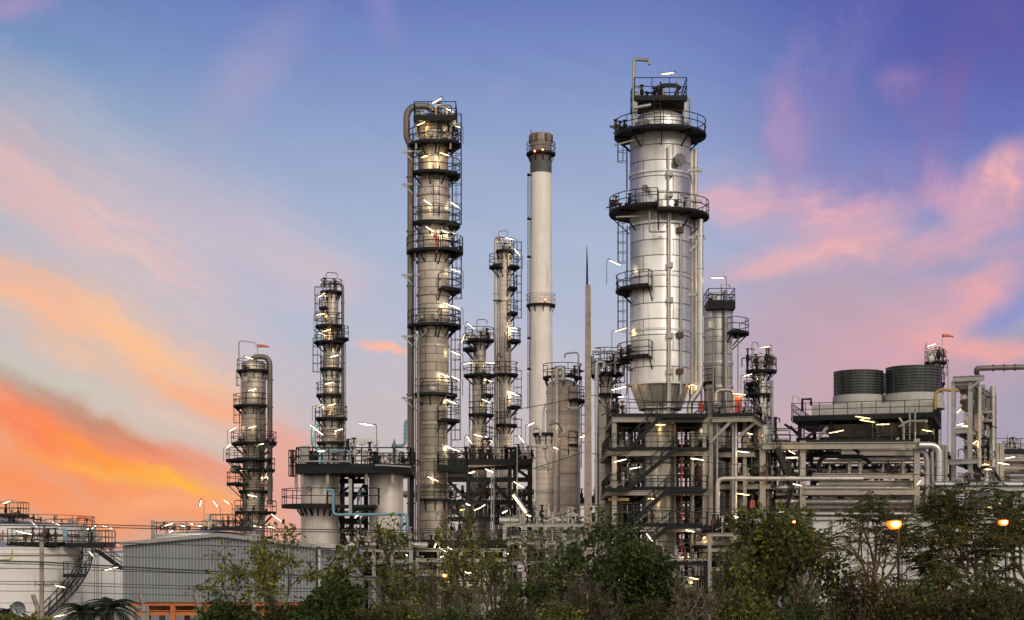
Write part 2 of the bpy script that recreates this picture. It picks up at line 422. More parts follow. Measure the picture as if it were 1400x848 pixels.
# ------------------------------------------------------------------ lamps
LAMPS = []
def lamp(host, px, py, ang=18, ln=1.25, Y=None, warm=False, pole=1.5, pdir=None, yaw=0.25):
    LAMPS.append((host, px, py, ang, ln, Y, warm, pole, pdir, yaw))
HOST = {}
ORD = ['topmost','second','third','fourth','fifth','sixth','seventh','eighth','ninth','tenth','eleventh','twelfth','thirteenth','fourteenth','fifteenth','sixteenth','seventeenth','eighteenth']
def make_lamps():
    by = {}
    for l in LAMPS: by.setdefault(l[0], []).append(l)
    for host, ls in by.items():
        phrase, cpx, rpx, Yh = HOST[host]
        ls.sort(key=lambda l: l[2])
        for i, (h, px, py, ang, ln, Y, warm, pole, pdir, yaw) in enumerate(ls):
            if Y is None:
                k = K(Yh)
                Y = Yh - (math.sqrt(max(0, rpx*rpx-(px-cpx)**2))*k + .75) if abs(px-cpx) < rpx else Yh-.5
            c = P(px, py, Y); a = R_(ang*.85)
            d = Vector((math.cos(a), -yaw*math.cos(a), math.sin(a))).normalized()
            tone = 'yellow' if warm else 'white'
            lab = f'lit {tone} tube lamp {phrase}' if len(ls) == 1 else f'{tone} tube lamp, {ORD[i]}{" from the top" if i else ""}, {phrase}'
            ln *= .78
            base = c - d*(ln/2); s = pdir if pdir is not None else (1 if px >= cpx else -1)
            e = c + d*(s*ln/2)
            foot = e + Vector((.22*s, .15, -pole*.8 if pole < 50 else -e.z))
            t = thing('tube_lamp', lab, 'lamp', foot, 'lit tube lamps on the plant')
            up = d.cross(Vector((0,1,0)))
            if up.z < 0: up = -up
            up.normalize()
            MB().tube([c-d*(ln/2), c+d*(ln/2)], .033, 8).build('tube', M['tubey' if warm else 'tubew'], t)
            MB().beam(c-d*(ln/2+.05)+up*.062, c+d*(ln/2+.05)+up*.062, .1, .04).build('housing', M['lampbody'], t)
            MB().tube(rp([e+up*.1, e+d*(s*.18)+up*.1, Vector((foot.x, foot.y, e.z-.05)), foot], .25, 5), .026, 5).build('pole', M['lampbody'], t)
            li = bpy.data.lights.new('lamp_light', 'POINT'); li.energy = 34 if warm else 26; li.color = (1,.66,.26) if warm else (1,.80,.48); li.shadow_soft_size = .12
            lo = bpy.data.objects.new('lamp_light', li); C.objects.link(lo); lo.parent = t; lo.location = c - up*.06 - foot

# ================================================================== GROUND
g = MB(); b = 0
g.v += [Vector(p) for p in ((-900,-60,0),(900,-60,0),(900,1600,0),(-900,1600,0))]; g.face([0,1,2,3])
m, nt, bs = newmat('rough_ground')
tc = N(nt, 'ShaderNodeTexCoord'); no = N(nt, 'ShaderNodeTexNoise', Scale=.35, Detail=9.0, Roughness=.7); L(nt, tc.outputs['Object'], no.inputs['Vector'])
L(nt, ramp(nt, no.outputs[0], [(.3,(.035,.032,.018)),(.5,(.075,.062,.04)),(.7,(.05,.065,.022))]), bs.inputs['Base Color']); bs.inputs['Roughness'].default_value = .95
struct(g.build('ground', m))
pv = MB(); pv.v += [Vector(p) for p in ((-62,98,.004),(80,98,.004),(80,230,.004),(-62,230,.004))]; pv.face([0,1,2,3])
struct(pv.build('plant_yard', plain('yard_concrete', (.24,.225,.20), .85, 0, .25, .4, None, .1)))

# ================================================================== COLUMNS (left to right)
CLN = 'distillation columns'
# --- stubby left column with curved top pipe
t, cx, cy, k, ra = column('distillation_column', 'short tan column at far left with a fat pipe hooking over its right shoulder', 347, 160,
    [(500,16.5),(606,16.5),(612,15),(735,15)], M['tan2'], .45,
    plats=[(508,'F',23),(556,'L',28),(607,'F',31),(630,'L',38),(643,'R',29),(672,'F',21),(662,'l',37),(701,'R',31),(735,'F',26)],
    lads=[(510,556,150,True),(560,640,-62,False),(610,700,-45,False),(640,735,215,False),(556,608,165,True)], rings=[517,580], group=CLN, holes=[(521,-110,4),(598,-120,3),(598,-65,2.6)])
xa = X(344,160); yb = 159.6
pipe(t, [P(344,506,yb),P(344,488,yb),P(369,488,yb),P(369,690,yb)], 3.6*k, M['tan2'], .85, 14, 'overhead_pipe', 5)
davit(t, (X(329,160),159,Z(508,160)), 2.8, 1.6, 10, .06)
nozzles(t, cx, cy, Z(508,160), 1.5, 7, 1); nozzles(t, cx, cy, Z(607,160), 2.0, 8, 2, .7); nozzles(t, cx, cy-.4, Z(701,160), 1.9, 8, 3, .7)
MB().lathe(X(322,160),160,[(.05,Z(648,160)),(.45,Z(646,160)),(.55,Z(642,160)),(.45,Z(638,160)),(.05,Z(636,160))],16).build('drum',M['tan2'],t)
HOST['A'] = ('on the short column at far left', 347, 16, 160)
for a in ((340.6,489.5,-22),(345,533,14),(345,584,14),(318,587,35),(312.5,610,45),(359,607,14),(334.5,642,18),(363,653,12),(345,678,-15)): lamp('A', *a, ln=1.0 if a[1]<620 else 1.2)
lamp('A',378,708,-40,1.5,150,pole=99); lamp('A',352,720,-12,1.0,157,pole=99); lamp('A',371,721,-15,1.0,157,pole=99)

# --- slim left column
t, cx, cy, k, ra = column('distillation_column', 'slim stepped column standing behind the two grey drums, small platforms on its left side', 453, 150,
    [(399,9.5),(447,9.5),(452,11),(535,11),(541,13.5),(700,13.5)], M['tan2'], .35,
    plats=[(400,'F',15),(422,'l',17),(447,'L',22),(464,'r',24),(469,'L',24),(469,'R',16),(505,'F',16),(541,'L',21),(573,'F',22),(606,'F',20)],
    lads=[(400,470,170,True),(470,541,185,True),(505,573,-65,False),(573,625,-60,False)], rings=[430,520,590], group=CLN, holes=[(439,-75,3),(439,-120,2.6),(567,-115,3)])
pipe(t, [P(459,398,150),P(459,387.5,150),P(468.5,389,150),P(468.5,640,150)], 2.1*k, M['tan2'], .5, 10, 'overhead_pipe', 6)
pipe(t, [P(472,470,149.6),P(472,640,149.6)], .07, M['galv'], None, 8, 'pipe')
davit(t, (X(447,150),149.3,Z(400,150)), 1.7, 1.0, 0, .05)
nozzles(t, cx, cy, Z(399,150)+.3, .9, 6, 5); nozzles(t, cx, cy, Z(573,150), 1.2, 6, 6, .7); nozzles(t, cx, cy, Z(606,150), 1.1, 5, 7, .7)
cg = MB()
for x in (431,437):
    cg.tube([P(x,556,149.5),P(x,640,149.5)], .045, 4)
for y in range(556,640,7): cg.tube([P(431,y,149.5),P(437,y,149.5)], .03, 4)
cg.build('cable_rack', M['rail'], t)
HOST['B'] = ('on the slim column behind the grey drums', 453, 11, 150)
for a in ((440,403.5,35),(438,430,8),(446.5,452,18),(442,457,-25),(457,487,14),(450,524,14),(453.5,553.5,14),(435.5,555,22),(463,588,14)): lamp('B', *a, ln=1.0, warm=a[1] in (430,452,553.5))

# --- tall twin-pipe column
t, cx, cy, k, ra = column('distillation_column', 'tallest left column, a fat pipe hooked over its top running down its left side', 592.5, 126,
    [(172,20),(236,20.5),(240,22),(447,22),(452,21),(541,21),(546,19.5),(760,19.5)], M['tan'], .4,
    plats=[(200,'F',35),(199,'r',38),(241,'R',37),(309,'R',37),(346,'F',37),(346,'r',41),(398,'r',38),(447,'F',36),(447,'r',38),(541,'R',33),(576,'r',36),(684,'F',24)],
    lads=[(232,300,-78,False),(168,346,-5,True),(346,447,-4,True),(447,640,-2,True),(562,640,-60,False),(628,684,-75,False),(640,720,-35,False)],
    rings=[184,268,290,330,404,436,474,522,580,626], group=CLN, holes=[(189,-96,4.6),(436,-80,4.6),(437,-130,4.6),(532.5,-88,5)])
tx, tz = X(592,126), Z(168,126)
rectdeck(t, X(567,126), X(625,126), 124.2, 127.6, tz, .3, 'fblr')
pipe(t, [P(593,176,126),P(593,145,126),P(556,145,126),P(556,188,126),P(561.5,199,126),P(561.5,800,126)], 4.6*k, M['tan'], 1.15, 18, 'overhead_pipe', 8)
pipe(t, [P(568,205,125.2),P(568,800,125.2)], 1.1*k, M['galv'], None, 8, 'pipe')
pipe(t, [P(582,449,124.6),P(582,456,124.6),P(572,463,124.6),P(572,790,124.6)], 2.1*k, M['tan'], .35, 10, 'pipe', 6)
pipe(t, [P(565,205,124.9),P(565,740,124.9)], .05, M['dark'], None, 6, 'pipe')
for y in (207,252,376,544,460):
    bk = MB().beam(P(549,y,125.2), P(575,y,125.2), .12, .14).beam(P(552,y+1,125.2), P(572,y+20,125.2), .1, .1); bk.build('pipe_bracket', M['galv'], t)
pf = MB()
pf.tube(rp([P(596,168,124.6),P(596,144,124.6),P(617,144,124.6),P(617,168,124.6)],.2), .07, 6); pf.build('hoist_frame', M['beige'], t)
for x in (569,616): MB().beam(P(x,168,124.7), P(x,204,124.7), .14).build('leg', M['beige'], t)
nozzles(t, tx, 126, tz, 1.3, 8, 11, 1.3); nozzles(t, cx+.9, cy-.4, Z(200,126), 1.0, 5, 12, .9); nozzles(t, cx+1, cy, Z(346,126), 1.2, 7, 13, .9)
MB().tube([P(597,320,124.2),P(597,346,124.2)],.09,6).lathe(X(596.5,126),124.2,[(.02,Z(327,126)),(.16,Z(328,126)),(.16,Z(331,126)),(.02,Z(332,126))],10).build('hydrant_head',M['red'],t)
rectdeck(t, X(600,126), X(641,126), 122.7, 125.0, Z(642,126), .3, 'fblr')
HOST['C'] = ('on the tallest left column\'s upper part', 592.5, 21, 126)
for a in ((575,169.5,24),(597,138,32),(614,150.5,-35),(622.5,173,-15),(582,213.5,18),(608,211,-27),(585,277,-40),(621.5,280,-40),(588,313.5,-38),(610,317.5,-28),(622,320.5,-35),(623,370,-22),(612,416.5,-25),(623,420,-30),(623,483,-28),(608,513,-28),(622.5,517,-30)): lamp('C', *a, ln=.95, warm=a[1] in (169.5,213.5,211))
HOST['C2'] = ('on the tallest left column\'s lower third', 592.5, 21, 126)
for a in ((616,549,-28),(614.7,612,-30),(622,615,-25),(592,655,-27)): lamp('C2', *a, ln=1.1)

# --- short thin column behind
t, cx, cy, k, ra = column('distillation_column', 'small tan column crowned by a round railed platform, right of the tallest left column', 655.5, 148,
    [(466,9),(514,9),(518,10),(760,10)], M['tan2'], .3,
    plats=[(466,'F',20),(478,'l',23),(514,'F',22),(541,'r',20),(568,'R',20),(601,'r',18)],
    lads=[(466,514,200,True),(514,568,-60,True),(568,630,0,True)], rings=[560,590], group=CLN)
pipe(t, [P(642,520,147.6),P(642,640,147.6)], 1.2*k, M['galv'], None, 8, 'pipe', 3)
davit(t, (X(652,148),148,Z(466,148)), 1.9, .9, -10, .05)
nozzles(t, cx, cy, Z(466,148), 1.0, 7, 21, 1.2); nozzles(t, cx, cy, Z(514,148), 1.1, 4, 22)
HOST['D'] = ('on the small column with round railed crown', 655.5, 10, 148)
for a in ((643.9,446,-45),(633,463,80),(639.5,497,8),(670,496,-8),(667,520,-25),(664.7,548.5,-28),(653.6,595.7,-18),(642,602,-65),(668.6,600.6,-45)): lamp('D', *a, ln=1.05, warm=a[1] in (463,))

# --- hooked thin column
t, cx, cy, k, ra = column('distillation_column', 'thin tan column with a narrow hooked pipe on its left, left of the chimney', 690.5, 150,
    [(345,8.5),(760,8.5)], M['rosy'], .3,
    plats=[(344,'F',13),(366,'r',20),(366,'l',22),(395,'r',17),(429,'r',18),(467,'r',22),(513,'R',18),(557,'r',22),(582,'R',17)],
    lads=[(344,467,-5,True),(457,510,-75,False),(513,585,0,True),(545,582,-110,False),(585,640,0,True)], rings=[412,505,600], group=CLN, holes=[(487,-120,3)])
pipe(t, [P(686,344,150),P(686,326,150),P(678.3,326,150),P(678.3,760,150)], 3.1*k, M['pipe'], .45, 12, 'overhead_pipe', 9)
davit(t, (X(694,150),149.5,Z(344,150)), 1.8, .8, 170, .04)
nozzles(t, cx, cy, Z(344,150), .7, 5, 31, 1.0)
for y in (361,411): MB().beam(P(674,y,149.5), P(686,y,149.5), .1, .12).build('pipe_bracket', M['dark'], t)
HOST['E'] = ('on the thin column with narrow hooked pipe', 690.5, 8.5, 150)
for a in ((697,326.5,-20),(707,345,-60),(701,448,-18),(701,452.5,-12),(699,536.5,-22),(704,539.5,-22),(713,600.6,-62)): lamp('E', *a, ln=1.05)

# --- flue stack
Y = 172; k = K(Y); cx = X(739.5,Y)
t = thing('flue_stack', 'tall cream chimney with a bare metal tip and a dark band near the top', 'chimney', (cx,Y,0))
MB().lathe(cx,Y,[(18*k,0),(16.5*k,Z(600,Y)),(14.6*k,Z(238,Y))],48).build('shaft',M['chim'],t)
MB().lathe(cx,Y,[(14.7*k,Z(238,Y)),(14.7*k,Z(212,Y))],48).build('dark_band',M['band'],t)
MB().lathe(cx,Y,[(14.7*k,Z(212,Y)),(14.7*k,Z(184,Y)),(13.4*k,Z(184,Y)),(13.2*k,Z(200,Y))],48).build('metal_tip',plain('heat_browned_steel',(.24,.205,.165),.5,.25,.25,1.2,(.10,.07,.05)),t)
for i in range(8):
    a = R_(-90+i*45-22); o = Vector((math.cos(a),math.sin(a),0)); c = Vector((cx,Y,Z(190.5,Y)))+o*(14.75*k)
    MB().beam(c-Vector((0,0,.4)),c+Vector((0,0,.35)),.42,.05).build('opening',M['rust'],t)
for py,out in ((211,20),(418,20)):
    platform(t,cx,Y,Z(py,Y),15*k,out*k,'F',th=.12,rmat=M['galv'] if py==418 else None)
for y0,y1 in ((240,300),(300,352),(352,418),(418,463),(463,505),(505,560)): ladder(t,cx,Y,15.0*k,197,Z(y1,Y),Z(y0,Y)-.3,False)
for py in (240,300,352,463,505): platform(t,cx,Y,Z(py,Y),15*k,19*k,(180,212),rail=False,brk=False,th=.1)
for px,py in ((731,208),(742,206),(745.5,411)):
    p = P(px,py,Y-15.5*k-.9); MB().tube([p-Vector((0,0,.5)),p],.05,6).build('beacon_stem',M['dark'],t); MB().lathe(p.x,p.y,[(.02,p.z),(.09,p.z+.03),(.09,p.z+.15),(.02,p.z+.2)],10).build('beacon',M['beacon'],t)
MB().tube([P(726,184,Y),P(726,177,Y)],.04,5).build('lightning_rod',M['dark'],t)

# --- wide beige column pair
t, cx, cy, k, ra = column('distillation_column', 'wide beige column with a domed top and banded joints, left of the concrete pole', 769, 138,
    [(530,21.5),(533,22),(780,22)], M['rosy'], .55,
    plats=[(517,(150,395),27),(549,'r',33),(610,'r',25)], lads=[(517,549,-15,True),(549,640,0,True)], rings=[537,563,597,615,647,690], group=CLN)
pipe(t, [P(770,520,135.6),P(770,503.5,135.6),P(761.5,503.5,135.6),P(761.5,700,135.6)], 3.6*k, M['pipe'], .5, 12, 'overhead_pipe', 6)
pipe(t, [P(755,512,135.4),P(755,595,135.4)], .06, M['galv'])
pipe(t, [P(792,556,136.5),P(792,760,136.5)], 1.5*k, M['galv'], None, 8, 'pipe', 4)
pipe(t, [P(777,550,135.5),P(777,558,135.5),P(790,558,135.5)], 2*k, M['pipe'], .2, 8)
davit(t, (X(790,138),137,Z(517,138)), 2.0, 1.1, 170, .06)
for px,py in ((773,536),(771.5,560),(770.5,590),(769.5,621)): MB().box(X(px,135.8)-.18,X(px,135.8)+.18,135.55,135.8,Z(py,135.6)-.1,Z(py,135.6)+.1).build('name_plate',M['white'],t)
nozzles(t, cx, cy, Z(517,138), 1.4, 7, 41, .9)
t, cx, cy, k, ra = column('distillation_column', 'low beige column with looped pipes on top, in front of the wide beige column', 744.5, 133,
    [(594,12),(790,12)], M['rosy'], .15, plats=[(594,'L',16,dict(rail=False))], rings=[601,641,672], group=CLN)
pipe(t, [P(736,610,131.6),P(727,610,131.6),P(727,585,131.6),P(739,585,131.6),P(739,596,131.6)], 1.9*k, M['pipe'], .4, 10, 'overhead_pipe')
pipe(t, [P(743,592,132.2),P(743,560,132.2),P(747,552,132.2)], 1.5*k, M['pipe'], .2, 8)
pipe(t, [P(750,600,131.9),P(750,622,131.9),P(754,626,131.9),P(754,640,131.9)], 1.3*k, M['pipe'], .2, 8)
pipe(t, [P(749,594,132.2),P(749,581,132.2),P(764,578,133.2),P(768,590,134)], .07, M['galv'], .8, 8)
for px,py in ((744.5,636.5),(746,611)): MB().box(X(px,132)-.18,X(px,132)+.18,132.1,132.4,Z(py,132.2)-.1,Z(py,132.2)+.1).build('name_plate',M['white'],t)
HOST['F'] = ('on beige columns left of the concrete pole', 765, 22, 136)
for a in ((726,580,30),(762,580,-25),(759,612.5,-28),(797,597,20)): lamp('F', *a, ln=.7)

# --- beige column right of the pole with pipe frame on top
t, cx, cy, k, ra = column('distillation_column', 'beige column topped by an open pipe frame, just right of the concrete pole', 829, 132,
    [(515,9),(545,9),(549,11),(790,11)], M['rosy'], .2, plats=[(512,'F',24),(497,'R',23),(541,'R',21),(590,'r',18)],
    lads=[(512,560,0,True)], rings=[560,585,630,672], group=CLN)
fr = MB()
for x in (811,820,830,841,851):
    for y in (130.8,133): fr.beam(P(x,512,y),P(x,480,y),.12)
for y in (130.8,133): fr.beam(P(810,481,y),P(853,481,y),.16); fr.beam(P(810,496,y),P(853,496,y),.12)
fr.build('pipe_frame', M['galv'], t)
pipe(t, [P(826,502,130.4),P(826,495,130.4),P(816,495,130.4),P(816,760,130.4)], 3*k, M['shiny'], .5, 12, 'overhead_pipe', 7)
nozzles(t, cx, cy, Z(512,132), 1.2, 10, 51, 1.4)
HOST['G'] = ('on the beige column behind the concrete pole', 829, 11, 132)
for a in ((846,531,16),(849,543,12)): lamp('G', *a, ln=1.4 if a[1]==531 else .6, Y=124)

# ================================================================== BIG ALUMINIUM VESSEL
Y = 126; k = K(Y)
t, cx, cy, k, ra = column('process_vessel', 'largest vessel: broad silver tower with a cone bottom, standing over the zigzag stairs', 902.5, Y,
    [(170,38.5),(188,39),(191,41.5),(526.5,41.5),(526.9,20.5),(575,20.5),(850,21)], M['alu'], .42,
    plats=[(187,(-215,70),63,dict(brk=True)),(292,(112,262),70),(298,(262,395),67),(398,'l',61),(492,(150,250),59)],
    lads=[(143,187,-100,False),(205,260,182,True),(310,398,184,True),(398,492,184,True),(492,540,184,False),(282,300,-97,False)],
    rings=[172,242,311,382,455], group=None, n=64)
vess = t
zt = Z(143,Y); rectdeck(t, X(864,Y), X(936,Y), 124.0, 128.0, zt, .22, 'fblr', None, 1.45)
for x in (867,934):
    for y in (124.3,127.7): MB().beam((X(x,Y),y,zt-.3),(X(x,Y),y,Z(176,Y)),.2).build('leg', M['galv'], t)
hf = MB()
hf.tube(rp([P(903,143,125),P(903,117,125),P(925,117,125),P(930,122,125)],.3),.16,8); hf.tube([P(903,143,125),P(903,112,125)],.06,6)
hf.build('vent_pipe', M['dark'], t)
fr2 = MB()
for x in (899,927): fr2.beam(P(x,143,124.4),P(x,118,124.4),.12)
fr2.beam(P(899,118,124.4),P(927,118,124.4),.12); fr2.beam(P(899,118,127),P(927,118,127),.12)
for x in (899,927): fr2.beam(P(x,143,127),P(x,118,127),.12)
for x in (899,927): fr2.beam(P(x,118,124.4),(X(x,124.4),127,Z(118,124.4)),.12)
fr2.build('hoist_frame', M['dark'], t)
davit(t, (X(864,Y),124.2,Z(183,Y)), (183-91)*k, 1.15, -8, .13, M['galv'])
pipe(t, [P(866,148,123.6),P(890,143.5,123.6)], .13, M['galv'], None, 8, 'drain_pipe')
pipe(t, [P(931,142,127),P(935,132,127),P(943.5,134,127),P(943.5,560,127)], .085, M['galv'], .4, 8, 'pipe', 6)
manhole(t, cx, cy, ra(Z(229,Y)), -62, Z(229,Y), 8.6*k, M['alu'], .4)
manhole(t, cx, cy, ra(Z(268,Y)), -118, Z(268,Y), 5*k, M['alu'], .5)
manhole(t, cx, cy, ra(Z(177,Y)), -120, Z(177,Y), 4*k, M['alu'], .3)
# pipes on the face and right flank
yf = 126-41.5*k-.25
def onface(px): 
    d = (px-902.5); return 126-math.sqrt(max(0,41.5**2-d*d))*k-.22
for px,y0,y1,r,mt in ((914,200,560,.085,'pipe'),(916.5,280,555,.05,'pipe'),(930.5,305,540,.11,'galv')):
    pipe(t, [P(px,y0,onface(px)),P(px,y1,onface(px))], r, M[mt], None, 8, 'pipe', 5)
for px,py in ((912,247),(912,275),(912,370),(912,417),(912,465),(912,513),(926.5,322),(926.5,463),(926.5,512)):
    MB().box(X(px,Y)-.22,X(px,Y)+.22,onface(px)-.15,onface(px)+.3,Z(py,Y)-.2,Z(py,Y)+.2).build('pipe_clamp', M['rust'] if px>920 else M['galv'], t)
for px,y0,y1,r in ((945.5,204,560,.12),(951,204,545,.14),(948,330,540,.05)):
    pipe(t, [P(px,y0,126.3),P(px,y1,126.3)], r, M['pipe'], None, 10, 'pipe', 7)
pipe(t, [P(957.5,300,125),P(957.5,533,125),P(943,549,125),P(943,572,125)], 4*k, M['shiny'], 1.0, 16, 'downcomer_pipe', 5)
for y in (325,403,275,233): MB().beam(P(941,y,125.2),P(965 if y==325 else 960,y,125.2),.22,.2).build('pipe_bracket',M['galv'],t)
MB().beam(P(961,327,125),P(942,344,125),.16,.16).build('pipe_bracket',M['galv'],t)
MB().tube([P(885,187,124.2),P(843,198,124.2),P(840,198,124.2)],.07,6).build('drain_pipe',M['beige'],t)
for pts in ([P(842,297,123.6),P(890,295,123.6)],[P(888,289,123),P(888,317,123),P(910,317,123.3)]): pipe(t, pts, .07, M['beige'], .15, 6, 'drain_pipe')
nozzles(t, X(890,Y), cy, zt, 1.2, 8, 61, 1.4); nozzles(t, X(852,Y), 124.6, Z(292,Y), .9, 6, 62, 1.1); nozzles(t, X(846,Y), 125.6, Z(187,Y), .5, 4, 63, 1.2)
nozzles(t, X(930,Y), 123, Z(298,Y), .8, 4, 64, .9); nozzles(t, X(852,Y), 124.6, Z(492,Y), .8, 5, 65, 1.0)
cone = MB().lathe(cx,cy,[(29.5*k,Z(561,Y)),(29.5*k,Z(558,Y)),(40.6*k,Z(528.5,Y)),(40.6*k,Z(526.8,Y))],30,smooth=False).build('bottom_cone',clad('dull_cone_jacket',(.47,.44,.39),.55,.42,1.0,9.,.3,stam=.7),t)
for i in range(30):
    a = 2*PI*i/30; MB().tube([(cx+40.9*k*math.cos(a),cy+40.9*k*math.sin(a),Z(528.5,Y)),(cx+29.8*k*math.cos(a),cy+29.8*k*math.sin(a),Z(558,Y))],.022,4).build('rib',M['pipe'],cone)
MB().ring(cx,cy,41.4*k,Z(527,Y),.12,.16,64).build('stiffener_ring',M['alu'],t)
HOST['H'] = ('on the largest silver vessel', 902.5, 41.5, 126)
for a in ((913,100.6,3),(841,359.5,-30),(848.5,451,18),(848,530.6,14),(948,527,-12),(981,380,-3)): lamp('H', *a, ln=1.15, warm=a[1] in (100.6,451,527), pole=2.2)

# ================================================================== STAIR STRUCTURE under the vessel
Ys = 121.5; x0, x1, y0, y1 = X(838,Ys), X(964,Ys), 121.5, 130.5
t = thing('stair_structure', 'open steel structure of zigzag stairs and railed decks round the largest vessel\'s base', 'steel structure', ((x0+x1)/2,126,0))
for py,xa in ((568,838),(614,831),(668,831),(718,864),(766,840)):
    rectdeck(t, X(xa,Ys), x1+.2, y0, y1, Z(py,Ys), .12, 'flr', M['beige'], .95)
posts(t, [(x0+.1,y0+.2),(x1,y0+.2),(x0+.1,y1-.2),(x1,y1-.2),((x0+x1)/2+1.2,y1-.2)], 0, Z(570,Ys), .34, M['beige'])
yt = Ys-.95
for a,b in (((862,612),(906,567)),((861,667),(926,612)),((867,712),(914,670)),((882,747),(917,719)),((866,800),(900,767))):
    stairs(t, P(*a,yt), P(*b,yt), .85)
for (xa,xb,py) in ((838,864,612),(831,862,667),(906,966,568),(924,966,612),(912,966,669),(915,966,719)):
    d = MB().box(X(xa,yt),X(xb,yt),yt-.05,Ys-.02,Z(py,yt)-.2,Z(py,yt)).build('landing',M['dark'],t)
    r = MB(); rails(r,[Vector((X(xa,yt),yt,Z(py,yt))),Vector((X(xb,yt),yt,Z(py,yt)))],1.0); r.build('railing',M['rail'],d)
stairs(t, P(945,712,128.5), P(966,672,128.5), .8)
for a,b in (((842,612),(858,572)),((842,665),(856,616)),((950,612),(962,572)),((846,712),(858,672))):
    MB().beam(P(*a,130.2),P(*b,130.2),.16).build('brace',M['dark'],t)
for px,r,mt,ya,ydp in ((946.5,3.0,'pipe',590,123),(932,1.2,'red',588,122.6),(923,1.6,'beige',580,123),(955,1.5,'pipe',575,129),(851,2.4,'beige',570,129.5),(874,1.4,'dark',575,130.2),(868,1.4,'dark',575,130),(909,1.2,'dark',575,130.3),(938,2,'dark',575,130.2),(844,3.2,'beige',575,128)):
    pipe(t, [P(px,ya,ydp),P(px,820,ydp)], r*K(ydp), M[mt], None, 10, 'pipe', 4)
for px,py,w,h,ydp in ((958.5,556,6.5,14,121.9),(962,658,5,14,121.9)):
    MB().box(X(px-w/2,ydp),X(px+w/2,ydp),ydp,ydp+.4,Z(py+h/2,ydp),Z(py-h/2,ydp)).build('fire_box',M['red'],t)
MB().beam(P(832,683,121.8),P(860,683,121.8),.25,.2).build('hoist_rail',M['yellow'],t)
for i,(px,py) in enumerate(((846,566),(850,612),(848,665),(955,612),(952,716),(880,716),(843,662),(838,562))): nozzles(t, X(px,124), 124.2, Z(py+2,Ys), .9, 5, 70+i, 1.3)
for px,py,r,h,ya in ((957,598,.55,1.3,128.5),(957,648,.5,1.0,124),(868,650,.5,1.2,129),(895,760,.6,1.4,123)):
    p = P(px,py,ya); MB().lathe(p.x,p.y,[(.03,p.z-h*.6),(r*.8,p.z-h*.5),(r,p.z-h*.35),(r,p.z+h*.35),(r*.8,p.z+h*.5),(.03,p.z+h*.6)],16).build('small_drum',M['rust' if py in (648,760) else 'pipe'],t)
for py in (585,633,640,688,700,738,742): MB().tube([P(846,py,129),P(962,py,129)],.09,8).build('pipe',M['pipe'],t)
rnd = random.Random(77)
for i in range(34):
    px = rnd.uniform(842,962); ydp = rnd.uniform(128.6,132.5); ya = rnd.choice((572,575,616,670)); yb_ = rnd.choice((660,716,760,820))
    pipe(t, [P(px,ya,ydp),P(px,max(yb_,ya+40),ydp)], rnd.choice((.05,.07,.1,.14)), M[rnd.choice(['dark','galv','beige','pipe','dark'])], None, 8, 'pipe', 3)
for i in range(26):
    py = rnd.uniform(578,760); ydp = rnd.uniform(128.5,132); a = rnd.uniform(840,900); b = a+rnd.uniform(30,90)
    pipe(t, [P(a,py,ydp),P(min(b,962),py,ydp),P(min(b,962),py+rnd.choice((-14,16,22)),ydp)], rnd.choice((.05,.08,.12)), M[rnd.choice(['dark','galv','beige','pipe'])], .2, 8, 'pipe', 2)
HOST['S'] = ('in the stair structure below the largest vessel', 0, 0, 122)
for a in ((901,581,-2,1.2,123.2),(848,630,14,1.15,121),(868.5,640,12,.95,121),(953,628,-10,1.2,121),(893,682,-2,1.0,123.2),(888,735,-62,.9,120.2),(943.5,726,-18,.8,121),(861,732,10,.6,121.3),(937,762,5,.7,121),(963,734,75,.5,121)): lamp('S', *a[:4], Y=a[4], warm=a[1] in (581,682,734,762), pole=1.3)

# ================================================================== PLATFORM BAY right of the stair structure
Yb = 121.5
t = thing('platform_bay', 'raised steel bay with red panels and diagonal struts, right of the zigzag stairs', 'steel structure', (X(968,Yb),121.5,0)); BAY = t
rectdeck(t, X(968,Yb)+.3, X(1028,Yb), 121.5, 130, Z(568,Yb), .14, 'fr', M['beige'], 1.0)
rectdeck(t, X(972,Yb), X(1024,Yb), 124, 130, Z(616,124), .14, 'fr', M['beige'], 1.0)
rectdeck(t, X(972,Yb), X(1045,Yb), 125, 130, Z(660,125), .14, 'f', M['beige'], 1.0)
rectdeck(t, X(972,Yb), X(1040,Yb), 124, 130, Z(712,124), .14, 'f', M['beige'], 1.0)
posts(t, [(X(971.5,Yb),121.8),(X(973,Yb),129.8),(X(1012,Yb),129.8),(X(1030,Yb),129.8),(X(1012,Yb),124.2)], 0, Z(569,Yb), .26, M['beige'])
for a,b,yy in (((970,606),(1004,572),121.6),((1003,600),(1026,580),122.5),((990,640),(980,575),129)): MB().beam(P(*a,yy),P(*b,yy),.2).build('brace',M['galv'],t)
for px,r,mt,ya,ydp in ((997,2.4,'shiny',576,122.6),(1001.5,2.0,'pipe',576,122.4),(986,2.4,'beige',576,124.5),(1027,2.6,'pipe',585,125),(979,1.3,'galv',570,121.8),(1017,1.8,'dark',580,128),(991,1.2,'dark',576,128)):
    pipe(t, [P(px,ya,ydp),P(px,825,ydp)], r*K(ydp), M[mt], None, 10, 'pipe', 5)
for px,py,w,h,ydp in ((1007,554,8.5,22,121.9),(1025.5,646,7,12,125.4),(1018,690,6,10,123.6)):
    MB().box(X(px-w/2,ydp),X(px+w/2,ydp),ydp,ydp+.45,Z(py+h/2,ydp),Z(py-h/2,ydp)).build('fire_box',M['red'],t)
pipe(t, [P(969,552,123.5),P(969,534,123.5),P(994,534,123.5),P(994,566,123.5)], 2.6*K(123), M['pipe'], .5, 12, 'pipe', 3)
